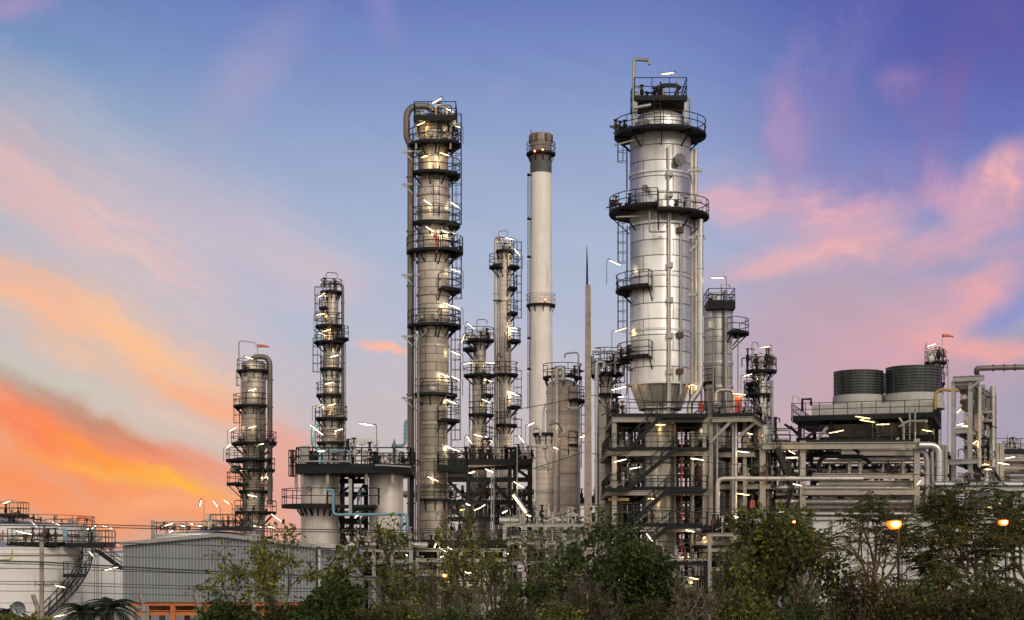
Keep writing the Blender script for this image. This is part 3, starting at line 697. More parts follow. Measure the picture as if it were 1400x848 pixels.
for i,(px,py) in enumerate(((985,566),(1015,566),(990,614),(1012,614),(1000,658),(1030,658),(1008,710))): nozzles(t, X(px,125), 125.5, Z(py+2,Yb), 1.3, 7, 90+i, 1.4)
for py in (590,603,630,644,672,684,700,728,741): MB().tube([P(975,py,129.5),P(1040,py,129.5)],.1,8).build('pipe',M['pipe'],t)
for px,py,r,h in ((1013,598,.7,1.6),(1005,637,.6,1.5),(985,690,.7,1.6)):
    p = P(px,py,127.5); MB().lathe(p.x,p.y,[(.03,p.z-h*.6),(r*.8,p.z-h*.5),(r,p.z-h*.35),(r,p.z+h*.35),(r*.8,p.z+h*.5),(.03,p.z+h*.6)],16).build('small_drum',M['galv'],t)
for i in range(26):
    px = rnd.uniform(972,1030); ydp = rnd.uniform(125.5,130); ya = rnd.choice((572,600,618,662)); yb_ = rnd.choice((656,712,760,820))
    pipe(t, [P(px,ya,ydp),P(px,max(yb_,ya+40),ydp)], rnd.choice((.05,.07,.1,.14)), M[rnd.choice(['dark','galv','beige','pipe','dark'])], None, 8, 'pipe', 3)
HOST['T'] = ('in the raised bay with red panels', 0, 0, 122)
for a in ((1010.5,539,-10,1.2),(1024,593,-16,.7),(1016,618,-9,1.1),(1016.5,676,-10,1.1),(1008,707,-15,.6)): lamp('T', *a, Y=121.2 if a[1]!=593 else 124, warm=a[1] in (539,593,676))
t = thing('elbow_pipe', 'long level beige pipe that turns straight down beside the zigzag stair structure', 'pipe', P(981,800,120.4))
pipe(t, [P(1180,654.5,120.4),P(981,654.5,120.4),P(981,716,120.4),P(972,722,121.2)], 3.2*K(120), M['pipe'], .5, 14, 'run', 8)

# --- second silver vessel
t, cx, cy, k, ra = column('process_vessel', 'smaller silver domed vessel with a boxy top deck, right of the largest vessel', 982, 134,
    [(421,18.5),(428,19.5),(560,19.5),(563,17),(760,17)], M['alu2'], .5,
    plats=[(457,'r',42),(457,(38,60),30,dict(rail=False)),(525,'l',24)], lads=[(418,560,165,True)], rings=[428,461,497,530])
rectdeck(t, X(964,134), X(1001,134), 132, 135.4, Z(418,134), .55, 'fblr', None, 1.05)
pipe(t, [P(992,560,132.6),P(992,397,132.6)], 2.6*k, M['galv'], None, 12, 'pipe', 3)
pipe(t, [P(976,418,133),P(976,402,133),P(990,402,133)], 2.4*k, M['pipe'], .4, 10, 'vent_pipe')
pipe(t, [P(975,458,132.5),P(975,560,132.5)], 1.3*k, M['beige'], None, 8, 'pipe', 3)
pipe(t, [P(1009,458,133.5),P(1009,560,133.5)], 1.0*k, M['galv'], None, 8, 'support_post')
MB().box(X(970,132),X(976,132),132.65,132.95,Z(448,132.6),Z(439,132.6)).build('inspection_hatch',M['pipe'],t)
davit(t, (X(986,134),134,Z(418,134)), 1.8, .7, 10, .05)
nozzles(t, cx, cy, Z(418,134), .9, 5, 110, 1.1)
# --- right column with crowded crown
t, cx, cy, k, ra = column('distillation_column', 'short silver column with a crowded railed crown, right of the two silver vessels', 1041, 140,
    [(505,9),(540,9),(546,9.8),(790,9.8)], M['alu2'], .3,
    plats=[(508,'F',21),(525,'l',22),(540,'F',15),(540,'l',25),(590,'r',18)], lads=[(540,660,200,True),(508,540,-100,False),(560,600,0,True)], rings=[556,575], group=CLN)
pipe(t, [P(1056,520,139),P(1056,640,139)], 1.4*k, M['galv'], None, 8, 'pipe', 3)
pipe(t, [P(1053,520,139.4),P(1053,640,139.4)], .06, M['galv'], None, 6, 'pipe')
davit(t, (X(1027,140),139.5,Z(508,140)), 2.4, .5, 0, .05)
nozzles(t, cx, cy, Z(508,140), 1.15, 16, 121, 2.0); nozzles(t, cx-.3, cy, Z(540,140), 1.1, 8, 122, 1.2)
MB().tube(rp([P(1050,572,139),P(1066,572,139),P(1066,578,139)],.1),.05,6).build('davit_arm',M['dark'],t)
HOST['J'] = ('on the silver column with the crowded crown', 1041, 10, 140)
for a in ((1022.5,513,16),(1046,474.5,8),(1072,604,-16)): lamp('J', *a, ln=.9, warm=True)

# --- far thin column behind the cooling fans
t, cx, cy, k, ra = column('distillation_column', 'distant column with a round railed top under a windsock, behind the fan stacks', 1279, 172,
    [(495,8),(780,8)], M['tan2'], .3, plats=[(496,'F',15),(525,'R',13)], lads=[(496,540,20,True)], group=CLN)
MB().tube([P(1297,700,171),P(1297,496,171)], 1.6*K(171), 10).build('pipe', M['white'], t)
nozzles(t, cx, cy, Z(496,172), .9, 12, 131, 1.6)
MB().tube([P(1266,496,171.5),P(1266,468,171.5)],.05,5).build('mast',M['galv'],t)
MB().tube([P(1270,492,170.5),P(1276,490,170.5)],.35,12).build('small_drum',M['white'],t)
HOST['Kc'] = ('on the distant column behind the green fan stacks', 1279, 8, 172)
lamp('Kc',1273.7,472,18,1.1)

# windsocks
def windsock(label, px, py, Y, L_, h, mast):
    t = thing('windsock', label, 'windsock', P(px, py+h, Y))
    if mast: MB().tube([P(px,py+h,Y),P(px,py-1,Y)],.035,5).build('mast',M['galv'],t)
    k = K(Y); pts = [P(px+1+L_*f,py+1+d,Y) for f,d in ((0,0),(.35,-.2),(.7,.6),(1,1.6 if L_<17 else 4.0))]
    MB().tube(pts,[3.0*k*.8,2.4*k*.8,1.9*k*.8,1.3*k*.8],12,caps=False).build('sock',M['sock'],t)
windsock('orange windsock flying from the short column at far left', 352, 472, 159.5, 15, 16, True)
windsock('orange windsock on the distant column behind the fan stacks', 1288, 458, 171.5, 15, 36, True)
windsock('larger drooping orange windsock over the white tanks at far left', 106, 707, 131, 19, 20, True)

# ================================================================== TWIN DRUMS AND THEIR DECKS
Y = 118; k = K(Y)
DR = 'grey vertical drums'
def drum(label, px, rpx, top):
    cx = X(px,Y); r = rpx*k; zt = Z(top,Y)
    t = thing('vertical_drum', label, 'drum', (cx,Y,0), DR)
    MB().lathe(cx,Y,[(r*.98,0),(r,zt-r*.35)]+[(r*math.cos(a)+.01,zt-r*.35+r*.35*math.sin(a)) for a in [PI/2*i/8 for i in range(1,9)]],48).build('shell',M['drum'],t)
    MB().ring(cx,Y,r,zt-r*.35-.1,.02,.06).build('weld_band',M['drum'],t)
    MB().tube([(cx,Y,zt-.05),(cx,Y,zt+.5)],.25,12).build('nozzle',M['pipe'],t)
    return t, cx, r
t, cxa, ra_ = drum('grey vertical drum on the left, ringed by the lower black walkway', 437, 25.5, 645)
manhole(t, cxa, Y, ra_, -112, Z(669,Y), .16, M['pipe'], .12)
for a in range(200, 345, 18):
    bk = MB(); c, s = math.cos(R_(a)), math.sin(R_(a)); z = Z(697,Y)
    bk.beam((cxa+(ra_+.3)*c,Y+(ra_+.3)*s,z),(cxa+(ra_-.02)*c,Y+(ra_-.02)*s,z-.45),.1)
    bk.build('bracket',M['dark'],t)
t, cxb, rb_ = drum('grey vertical drum on the right, beside the tall column with the fat downcomer', 528, 23.5, 642)
t = thing('drum_platform', 'black steel double deck with handrails joining the two grey drums', 'steel structure', (X(480,Y),Y,0))
zu = Z(637,115.4)
rectdeck(t, X(404,115.4), X(562,115.4), 115.4, 121, zu, .5, 'fblr', None, 1.25, rr=.055)
platform(t, cxa, Y, Z(692,Y), ra_, ra_+1.35, (95,300), h=1.15, th=.16, brk=False)
d = MB().box(X(452,Y), X(518,Y), 115.5, 117.4, Z(692,Y)-.2, Z(692,Y)).build('deck', M['dark'], t)
r = MB(); z = Z(692,Y); rails(r, [Vector((X(447,115.5),115.55,z)),Vector((X(518,115.5)-.05,115.55,z)),Vector((X(518,115.5)-.05,117.3,z))], 1.15, rr=.05); r.build('railing', M['rail'], d)
kn = MB(); kn.beam((X(484,Y),116,z-.3),(X(516,Y),116,z-.3),.2); kn.beam((X(492,Y),116,z-1.2),(X(514,Y),116,z-.4),.22); kn.build('brace',M['dark'],d)
posts(t, [(X(467,118),118.6),(X(476,118),120.6),(X(496,118),120.6),(X(560,118),120.8),(X(409,118),120.8)], 0, zu-.4, .3, M['dark'])
for a,b in (((466,664),(492,645)),((470,672),(495,650)),((478,690),(500,660)),((462,700),(474,745)),((476,722),(497,700)),((468,640),(480,655)),((497,640),(483,655))): MB().beam(P(*a,120),P(*b,120),.16).build('brace',M['dark'],t)
for py in (658,676,712,725): MB().ibeam(P(464,py,120.3),P(500,py,120.3),.35,.2).build('beam',M['dark'],t)
for px,y1 in ((413,664),(448,663),(501,663),(537,661),(549,645),(405,670)): MB().beam(P(px,640,115.8),P(px,y1,115.8),.2).build('hanger',M['beige'],t)
ladder(t, X(400,115.6), 115.6, -.2, 180, Z(650,115.6), zu+1.1, False)
bx = MB()
for x in (396,402.5):
    for y in (115.2,116.2): bx.tube([(X(x,115.6),y,Z(651,115.6)),(X(x,115.6),y,Z(616,115.6))],.045,4)
for py in (616,626,637,651): bx.tube([(X(396,115.6),115.2,Z(py,115.6)),(X(402.5,115.6),115.2,Z(py,115.6)),(X(402.5,115.6),116.2,Z(py,115.6)),(X(396,115.6),116.2,Z(py,115.6))],.04,4,closed=True)
bx.build('ladder_gate',M['rail'],t)
for py in (700,716,731,745): MB().tube([P(466,py,121),P(505,py,121)],.09,8).build('pipe',M['pipe'],t)
pipe(t,[P(403,631,115.1),P(480,631,115.1)],.06,M['galv'],None,6); pipe(t,[P(513,636,115),P(530,636.5,115),P(562,638.5,115)],.06,M['galv'],None,6)
for i,(px,n) in enumerate(((420,7),(440,6),(470,7),(490,8),(510,8),(530,8),(548,6))): nozzles(t, X(px,118), 118.2, zu, 1.0, n, 140+i, 1.25 if i!=3 else 2.3)
for px,py in ((495,607),(504,605),(513,608),(484,604)): MB().tube([P(px,625,118.5),P(px,py,118.5)],.04,5).box(X(px,118.5)-.22,X(px,118.5)+.22,118.3,118.7,Z(py+1,118.5),Z(py-6,118.5)).build('instrument_box',M['white'],t)
MB().box(X(413,118),X(424,118),117,118,zu+.4,zu+1.5).build('junction_box',M['galv'],t)
t2 = MB().tube([P(539,633,117),P(539,610,117)],.12,8).lathe(X(539,117),117,[(.02,Z(600,117)),(.1,Z(606,117)),(.2,Z(610,117)),(.2,Z(612,117)),(.02,Z(614,117))],10).build('relief_valve',plain('green_paint',(.05,.13,.09),.5),t)
pipe(t,[P(422,705,116.6),P(422,690,116.6)],.08,M['galv'])
MB().beam(P(479,705,115.2),P(479,655,115.2),.22).build('column',M['galv'],t)
def bluepipe(label, pts, r=.085):
    t = thing('blue_pipe', label, 'pipe', Vector(pts[-1]), 'blue painted pipes around the drums'); pipe(t, pts, r, M['blue'], r*3.2, 10, 'run', 4)
bluepipe('long pale blue pipe running along under the lower walkway from drum to drum', [P(446,670,115),P(455.5,670,115),P(455.5,704,115),P(556.5,703,115),P(556.5,800,115)], .1)
bluepipe('pale blue branch pipe dropping down just left of the long blue pipe end', [P(530,703.8,114.8),P(549,703.5,114.8),P(549,806,114.8)], .09)
bluepipe('short pale blue pipe rising through the lower walkway between the drums', [P(500,672,116),P(491,672,116),P(489,690,116),P(489,702,116)], .085)
bluepipe('pale blue pipe with two bends over the left end of the upper deck', [P(436,581,117),P(428,583,117),P(427,610,117),P(437,613,117),P(437,634,117)], .11)
bluepipe('thin pale blue pipe level above the upper deck railing, left part', [P(431,616,116.5),P(462,616,116.5),P(478,616.5,116.5),P(478,633,116.5)], .07)
bluepipe('pale blue pipe climbing at the right end of the upper deck', [P(558,575,118.5),P(554.5,577,118.5),P(554,609,118.5),P(541,610,118.5)], .11)
bluepipe('short upright pale blue pipe at the left end of the upper deck', [P(443,614,116.8),P(443,634,116.8)], .08)
HOST['U'] = ('around the two grey drums', 0, 0, 117)
for a in ((433,588,-45,1.5,116.5,1.8),(439,617,5,.6,116,.4),(487,706,60,.35,115,99),(555,758,-45,.5,114,99)): lamp('U', *a[:4], Y=a[4], pole=a[5])
HOST['U2'] = ('on a tall bent pole over the upper black deck', 0, 0, 117)
lamp('U2',501,580.5,-12,1.3,Y=116.5,pole=2.3,pdir=1)

# ================================================================== BLACK STRUCTURE behind the tallest left column
Yk = 139; 
t = thing('pipe_structure', 'black braced steel frame carrying pipes and valves in front of the two thin columns', 'steel structure', (X(665,Yk),141,0))
za = Z(630,Yk)
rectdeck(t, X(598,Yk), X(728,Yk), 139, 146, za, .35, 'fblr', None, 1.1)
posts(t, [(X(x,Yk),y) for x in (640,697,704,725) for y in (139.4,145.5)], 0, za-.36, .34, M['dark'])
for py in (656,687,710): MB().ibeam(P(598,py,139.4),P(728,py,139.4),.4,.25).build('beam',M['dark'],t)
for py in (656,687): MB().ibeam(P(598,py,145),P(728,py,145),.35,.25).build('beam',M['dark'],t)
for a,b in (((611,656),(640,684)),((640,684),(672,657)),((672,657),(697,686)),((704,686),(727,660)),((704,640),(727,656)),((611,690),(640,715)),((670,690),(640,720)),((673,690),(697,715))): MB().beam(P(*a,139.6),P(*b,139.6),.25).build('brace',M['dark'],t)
pipe(t,[P(600,650,141),P(640,650,141),P(644,656,141),P(644,672,141),P(695,672,141)],5*K(141),M['tan'],.9,16,'pipe')
pipe(t,[P(544,650,141),P(612,650,141)],5*K(141),M['drum'],None,16,'pipe',2); pipe(t,[P(540,676,141),P(600,676,141)],4*K(141),M['tan'],None,14,'pipe',2); pipe(t,[P(700,673,141),P(730,673,141)],4*K(141),M['tan'],None,14,'pipe')
pipe(t,[P(560,634,140),P(625,638,139.2),P(725,632,139.2)],.16,M['beige'],None,8)
for i,px in enumerate((605,618,632,648,652,660,668,676,684,692,700,712,721)): nozzles(t, X(px,Yk), 141, za, 1.2, 5, 160+i, 1.5)
for i in range(10): nozzles(t, X(605+i*13,Yk), 141, Z(687,Yk)+.3, 1.2, 4, 180+i, 1.3)
for i in range(10): nozzles(t, X(605+i*13,Yk), 142, Z(710,Yk)+.3, 1.2, 4, 200+i, 1.5)
for px in (656,661,666): pipe(t,[P(px-3,630,140.5),P(px-3,616,140.5),P(px+3,616,140.5),P(px+3,630,140.5)],.13,M['dark'],.3,8)
for px in (690,696,702): pipe(t,[P(px-3,630,140.5),P(px-3,613,140.5),P(px+3,613,140.5),P(px+3,630,140.5)],.13,M['dark'],.3,8)
for px in (672,675,707): pipe(t,[P(px,610 if px>700 else 640,138.6),P(px,820,138.6)],.06,M['galv'],None,6)
HOST['V'] = ('in the black braced pipe frame', 0, 0, 138.5)
for a in ((669,643.5,-25,.9),(645,646,15,.7),(709,662.5,-35,1.2),(653,696,25,.8),(660,692,30,.6),(632,697,10,.5),(640,690,-30,.5)): lamp('V', *a, pole=.8)
t = thing('lamp_post', 'yellowish post with one big slanted tube lamp, standing just right of the black frame', 'lamp post', P(716,830,112))
MB().beam(P(716,830,112),P(716,698,112),.24).build('post',M['beige'],t)
c = P(710.5,689,112); d = Vector((.55,-.2,-.75)).normalized()
MB().tube([c-d*.75,c+d*.75],.08,8).build('tube',M['tubey'],t); MB().beam(c-d*.8+Vector((.1,0,.1)),c+d*.8+Vector((.1,0,.1)),.24,.08).build('housing',M['galv'],t)

# ================================================================== FAN COOLER
Y = 137; k = K(Y)
t = thing('fan_cooler', 'large pale cooler box on dark hoppers with ribbed green fan stacks on top', 'cooling unit', (X(1207,Y),140.5,0)); COOL = t
xa, xb = X(1128,Y), X(1290,Y)
bxm = MB().box(xa,xb,Y,Y+12,Z(568,Y),Z(551,Y))
bxm.build('box', M['pale'], t)
def fanstack(px,Yc,rpx,top,bot,basew):
    kk = K(Yc); cx = X(px,Yc); r = rpx*kk; z0,z1 = Z(bot,Yc),Z(top,Yc); pr=[]
    n = 9
    for i in range(n):
        a = z0+(z1-z0)*i/n; h = (z1-z0)/n
        pr += [(r,a),(r,a+h*.7),(r+.1,a+h*.75),(r+.1,a+h*.97)]
    pr += [(r+.06,z1),(r-.1,z1),(r-.12,z1-1.2)]
    f = MB().lathe(cx,Yc,pr,56).build('fan_stack',M['fan'],t)
    MB().lathe(cx,Yc,[(basew*kk,Z(552,Yc)-.6),(r+.15,z0-.02),(r-.1,z0-.01)],40).build('stack_cone',M['pale'],f)
    for i in range(10):
        rb = MB(); a = 2*PI*i/10+.2; o = Vector((math.cos(a),math.sin(a),0))*(r+.05)
        rb.beam(Vector((cx,Yc,z0))+o,Vector((cx,Yc,z1))+o,.07,.07)
        rb.build('rib',M['fan'],f)
fanstack(1174,140.5,32,508,541,36); fanstack(1248,140.5,36,505,541,41); fanstack(1168,146.5,30,514,541,34)
rectdeck(t, X(1110,135), X(1303,135), 135, 147, Z(568,135), .28, 'fblr', None, 1.15)
hp = MB()
for x0_,x1_ in ((1142,1206),(1212,1278)):
    a0,a1,b0,b1 = X(x0_-4,Y),X(x1_+4,Y),X(x0_+12,Y),X(x1_-12,Y)
    zt,zb = Z(579,Y),Z(600,Y); b = len(hp.v)
    hp.v += [Vector(p) for p in ((a0,Y,zt),(a1,Y,zt),(a1,Y+10,zt),(a0,Y+10,zt),(b0,Y+2,zb),(b1,Y+2,zb),(b1,Y+8,zb),(b0,Y+8,zb))]
    for q in ((0,4,5,1),(1,5,6,2),(2,6,7,3),(3,7,4,0),(4,7,6,5)): hp.face([b+i for i in q])
hp.build('hopper', plain('hopper_paint',(.24,.225,.165),.6,.1,.3,1), t)
posts(t, [(X(x,135),y) for x in (1120,1164,1210,1256,1297) for y in (136,146)], 0, Z(574,135), .3, M['dark'])
for a,b in (((1108,580),(1125,600)),((1120,604),(1150,582)),((1255,580),(1275,598)),((1100,577),(1122,592))): MB().beam(P(*a,135.2),P(*b,135.2),.2).build('brace',M['dark'],t)
MB().beam(P(1143,604,135),P(1160,582,135),.22).build('brace',M['galv'],t)
for py in (600,606): MB().ibeam(P(1112,py,136),P(1300,py,136),.45,.25).build('beam',M['dark'],t)
gt = MB(); gt.tube([P(1123,560,135.5),P(1123,543,135.5),P(1135,543,135.5),P(1135,552,135.5)],.14,4); gt.build('hoist_frame',M['dark'],t)
pipe(t,[P(1310,562,134),P(1310,539,134),P(1318,535,134),P(1340,538,134),P(1346,532,134)],2.2*K(134),M['yellow'],.5,10,'yellow_pipe')
pipe(t,[P(1262,585,134),P(1272,577,134),P(1300,577,134)],.12,M['galv'],.4,8); pipe(t,[P(1268,610,134),P(1268,580,134),P(1262,572,134)],.1,M['galv'],.3,8)
for px in (1273,1280): pipe(t,[P(px,560,134.6),P(px,612,134.6)],.08,M['galv'])
davit(t, P(1113,577,134.8), 2.3, .5, 20, .03)
HOST['W'] = ('below the green fan stacks', 0, 0, 133.5)
for a in ((1179.6,571,-12,1.5),(1185.7,576,-13,1.5),(1207,580.4,1,1.3),(1143.4,590.5,12,1.5),(1267.6,589,-14,1.0)): lamp('W', *a, warm=True, pole=2.0, pdir=-1 if a[0] in (1143.4,) else 1)

# ================================================================== PIPE RACK in front of the cooler
Y = 124; k = K(Y)
t = thing('pipe_rack', 'beige pipe rack with level pipes and a bright elbow pipe, below the cooler', 'pipe rack', (X(1160,Y),127,0))
for px in (1042,1097,1253):
    for y in (124,130): MB().beam((X(px,124),y,0),(X(px,124),y,Z(603 if px!=1253 else 600,124)),.42).build('column',M['beige'],t)
MB().ibeam(P(1042,610,123.6),P(1256,609,123.6),.5,.4).build('beam',M['beige'],t)
pr = MB(); pr.tube(rp([P(1256,609,123.4),P(1284,609,123.4),P(1284.5,700,123.4)],1.2,8),5*k,18); pr.build('elbow_pipe_run',M['shiny'],t)
for py in (632,640,648,656,664): c = P(1284.5,py,123.4); MB().tube([c,c+Vector((0,0,.05))],5.3*k,18).build('collar',M['galv'],t)
for px0,px1,py,h,yy,mt in ((1111,1251,651,.42,124,'beige'),(1120,1251,661,.42,126,'beige'),(1097,1251,672,.5,123.8,'beige'),(1110,1251,681,.4,127,'beige'),(1150,1251,619,.45,125.5,'beige'),(1097,1251,690,.35,126,'conc'),(1042,1253,622,.4,129,'dark'),(1042,1253,640,.3,129.5,'dark'),(1045,1100,651,.3,129,'beige')): MB().ibeam(P(px0,py,yy),P(px1,py,yy),h,h*.7).build('beam',M[mt],t)
for py,r,yy,mt in ((628,.16,126,'pipe'),(633,.12,127,'pipe'),(645,.2,128,'pipe'),(667,.18,125,'pipe'),(676,.14,125.5,'galv'),(686,.2,124.6,'pipe'),(694,.24,125.5,'pipe'),(703,.2,124.4,'galv'),(711,.24,126,'pipe')): pipe(t,[P(1060 if py>640 else 1112,py,yy),P(1262,py,yy)],r,M[mt],None,10,'pipe',6)
for px in (1161,1176,1234): MB().tube([P(px,650,127),P(px,628,127)],3.4*k,14).build('nozzle',M['shiny'] if px<1200 else M['pipe'],t)
MB().beam(P(1118,611,124),P(1100,622,124),.2).beam(P(1165,611,124.4),P(1175,620,124.4),.2).build('brace',M['dark'],t)
pipe(t,[P(1120,646,125),P(1120,630,125),P(1128,624,125),P(1180,624,125),P(1190,634,125)],.16,M['dark'],.5,8)
rectdeck(t, X(1042,124), X(1100,124), 124.2, 130, Z(606,124), .15, 'fb', None, 1.1)
rectdeck(t, X(1100,124)+.3, X(1255,124), 126, 133, Z(604,126), .15, 'f', None, 1.1)
s = stairs(t, P(1082,662,123), P(1062,612,123), .8); s2 = stairs(t, P(1070,718,122.6), P(1086,664,122.6), .8)
pipe(t,[P(1256,616,124),P(1264,618,124),P(1268,630,124),P(1268,700,124)],.22,M['galv'],.6,10); pipe(t,[P(1274,618,125),P(1276,700,125)],.15,M['galv'],None,8)
for i,px in enumerate((1050,1060,1075,1090,1110,1130,1215,1230)): nozzles(t, X(px,126), 127, Z(655,126), 1.2, 5, 230+i, 1.4)
for i,px in enumerate((1050,1065,1080,1110,1140,1170,1200,1230)): nozzles(t, X(px,126), 127, Z(692,126), 1.2, 5, 250+i, 1.4)
MB().beam(P(1222,605,127),P(1228,599,127),.6,.1).build('marker_plate',M['white'],t)
HOST['X'] = ('among the pipe rack stairs', 0, 0, 122.5)
for a in ((1082.7,618.5,-35,.7),(1082.7,625.8,0,1.1),(1090,663,-15,.8),(1068,700,0,.7)): lamp('X', *a, warm=a[1]<620, pole=.9)

# ================================================================== RIGHT TOWER FRAME
Y = 126; k = K(Y)
t = thing('pipe_frame_tower', 'tall grey steel frame receding along the right side of the fan cooler', 'steel structure', (X(1315,Y),126,0)); TOWER = t
for i in range(5):
    y = 126+i*3.5
    for px in ((1304,1326.5) if i in (0,4) else (1326.5,)):
        x = X(px,126)
        MB().ibeam((x,y,0),(x,y,Z(521 if px<1310 else 514,126)),.32,.32).build('column',M['galv'],t)
    for py in (523,589,631): MB().ibeam((X(1304,126),y,Z(py,126)),(X(1326.5,126),y,Z(py,126)),.4,.25).build('beam',M['galv'],t)
for py in (523,589,631,660):
    for px in (1304,1326.5): MB().ibeam((X(px,126),126,Z(py,126)),(X(px,126),140,Z(py,126)),.35,.25).build('beam',M['galv'] if py!=589 else M['beige'],t)
MB().ibeam(P(1306,518,125.6),P(1348,518,125.6),.4,.25).build('beam',M['galv'],t); MB().beam(P(1345,519,125.6),P(1328,533,125.6),.16).build('brace',M['galv'],t)
for py in (527,534,541,548,556): pipe(t,[(X(1310+py%7*2,126),127,Z(py,126)),(X(1310+py%7*2,126),139,Z(py,126))],.25,M['pipe'] if py%2 else M['rust'],None,10)
for px,yy in ((1311,128),(1316,129),(1320,131)): pipe(t,[P(px,640,yy),P(px,530,yy)],.2,M['pipe'],None,10,'pipe',4)
for py in (565,577,600,612,625,640,652,667): pipe(t,[P(1297,py,129+py%4),P(1326,py,129+py%4)],.13,M['pipe'] if py%2 else M['dark'],None,8)
for px in (1297,1301): pipe(t,[P(px,608,125),P(px,680,125)],.13,M['beige'],None,8)
for i,(px,py) in enumerate(((1311,589),(1318,589),(1311,631),(1318,631))): nozzles(t, X(px,128), 130, Z(py,127)+.2, 1.0, 6, 270+i, 1.6)
MB().box(X(1303,126),X(1327,126),128,140,Z(589,126)-.1,Z(589,126)).build('deck',M['dark'],t)
MB().box(X(1303,126),X(1327,126),127.5,140,Z(631,126)-.1,Z(631,126)).build('deck',M['dark'],t)
MB().ibeam(P(1275,633,125.2),P(1342,631,125.2),.35,.25).build('beam',M['galv'],t)
rr = MB(); rails(rr,[Vector((X(1329,126),126,Z(631,126))),Vector((X(1329,126),140,Z(631,126)))],1.1); rr.build('railing',M['rail'],t)
MB().beam((X(1328,126),127,Z(632,126)),(X(1352,126),127,Z(668,126)),.25).beam((X(1328,126),139,Z(632,126)),(X(1345,126),139,Z(660,126)),.25).build('brace',M['dark'],t)
HOST['Y'] = ('along the tall grey frame\'s right side', 0, 0, 140)
for i,a in enumerate(((1334.5,617,-20),(1340,618,-45),(1343,627.6,-10),(1346.5,635,-8),(1350,641.5,-8),(1331,606,40))): lamp('Y', *a, ln=.8, Y=138-i*2, warm=True, pole=1.0)
HOST['Y2'] = ('inside the tall grey frame at right', 0, 0, 130)
for a in ((1313,580,20,.6),(1320,582.6,-6,.7),(1311,562,60,.5)): lamp('Y2', *a, Y=127.5, warm=True, pole=.8)
t = thing('overhead_pipe', 'fat rusty grey pipe running right from the top of the tall grey frame', 'pipe', P(1338,520,125.6))
pipe(t,[P(1334,523,128),P(1338,520,126),P(1334,504,125.4),P(1345,503.5,125.4),P(1440,501,125.4)],3.6*k,plain('rusty_grey_pipe',(.16,.13,.105),.5,.4,.3,2),.6,14,'run',6)
MB().tube([P(1318,527,126.5),P(1334,522,126.5)],.2,10).build('branch',M['pipe'],t)

# ================================================================== FAR RIGHT UNIT
Y = 152; k = K(Y)
t = thing('pipe_rack', 'distant beige pipe rack with railed top deck at the right edge of the picture', 'pipe rack', (X(1385,Y),156,0))
for px in (1362,1369,1408):
    for y in (152,159): MB().ibeam((X(px,152),y,0),(X(px,152),y,Z(607,152)),.4,.4).build('column',M['beige'],t)
rectdeck(t, X(1358,152), X(1415,152), 152, 160, Z(616,152), .35, 'fbl', M['galv'], 1.1)
for py,h in ((627,.5),(639,.4),(656,.35)): MB().ibeam(P(1358,py,152),P(1415,py,152),h,.3).build('beam',M['beige'],t)
for py in (622,632,645): pipe(t,[P(1358,py,153),P(1415,py,153)],.25,M['pipe'],None,10)
for i in range(6): nozzles(t, X(1362+i*9,153), 155, Z(616,153), 1.2, 4, 290+i, 1.3)
HOST['Z'] = ('on the distant pipe rack at right edge', 0, 0, 151)
for a in ((1381,625.8,12,1.1),(1372,634,-14,1.3)): lamp('Z', *a, pole=.8)
t = thing('control_building', 'distant low building with a row of dark windows at the right edge', 'building', (X(1400,165),165,0))
MB().box(X(1368,165),X(1440,165),165,178,0,Z(636,165)).build('wall',M['pale'],t)
for i in range(9):
    for j,py in enumerate((644,654)):
        x = 1374+i*6; MB().box(X(x,165),X(x+4.6,165),164.9,165.05,Z(py+3,165),Z(py-3,165)).build('window',M['glass'],t)
MB().tube([P(1377,617,156),P(1377,594,156)],.04,5).build('mast_',M['galv'],t).name = 'mast'

# ================================================================== BACKGROUND RACKS behind the trees
def rack(label, xa, xb, Y, dep, levels, nb, seed, mt='beige', pm=('pipe','galv','beige','dark','dark'), cw=.25, valves=5):
    rnd = random.Random(seed); t = thing('pipe_rack', label, 'pipe rack', (X((xa+xb)/2,Y),Y+dep/2,0), 'low pipe racks behind the trees')
    X0, X1 = X(xa,Y), X(xb,Y); top = Z(levels[0],Y)
    for i in range(nb+1):
        x = X0+(X1-X0)*i/nb
        for y in (Y, Y+dep): MB().ibeam((x,y,0),(x,y,top),cw,cw).build('column',M[mt],t)
        for py in levels: MB().ibeam((x,Y,Z(py,Y)),(x,Y+dep,Z(py,Y)),cw,cw*.7).build('cross_beam',M[mt],t)
    for py in levels:
        z = Z(py,Y); MB().ibeam((X0,Y-.02,z),(X1,Y-.02,z),cw,cw*.7).build('beam',M[mt],t)
        for j in range(rnd.randint(3,5)):
            r = rnd.choice((.08,.12,.16,.22,.28)); y = Y+.4+rnd.random()*(dep-.8)
            a, b = X0-rnd.random(), X1+rnd.random(); zz = z+cw/2+r
            if rnd.random() < .45:
                m_ = a+(b-a)*rnd.uniform(.25,.8); pts = [(a,y,zz),(m_,y,zz),(m_,y,max(.3,zz-rnd.uniform(1.5,3)))]
            else: pts = [(a,y,zz),(b,y,zz)]
            pipe(t,pts,r,M[rnd.choice(pm)],.4,10,'pipe',5)
        for j in range(valves): nozzles(t, rnd.uniform(X0,X1), Y+.6+rnd.random()*dep*.5, z+.1, .8, 3, rnd.randint(0,9999), 1.4)
    return t
rack('low grey pipe rack right of the warehouse, below the left drum', 486, 562, 112, 6, (752,768,790), 3, 301, 'galv')
rack('low beige pipe rack with many valves, below the tallest left column', 570, 690, 116, 8, (752,766,785), 4, 302, 'galv', valves=9)
rack('grey pipe rack between the yellowish lamp post and the concrete pole', 690, 800, 117, 8, (718,742,770), 4, 303, 'galv', valves=7)
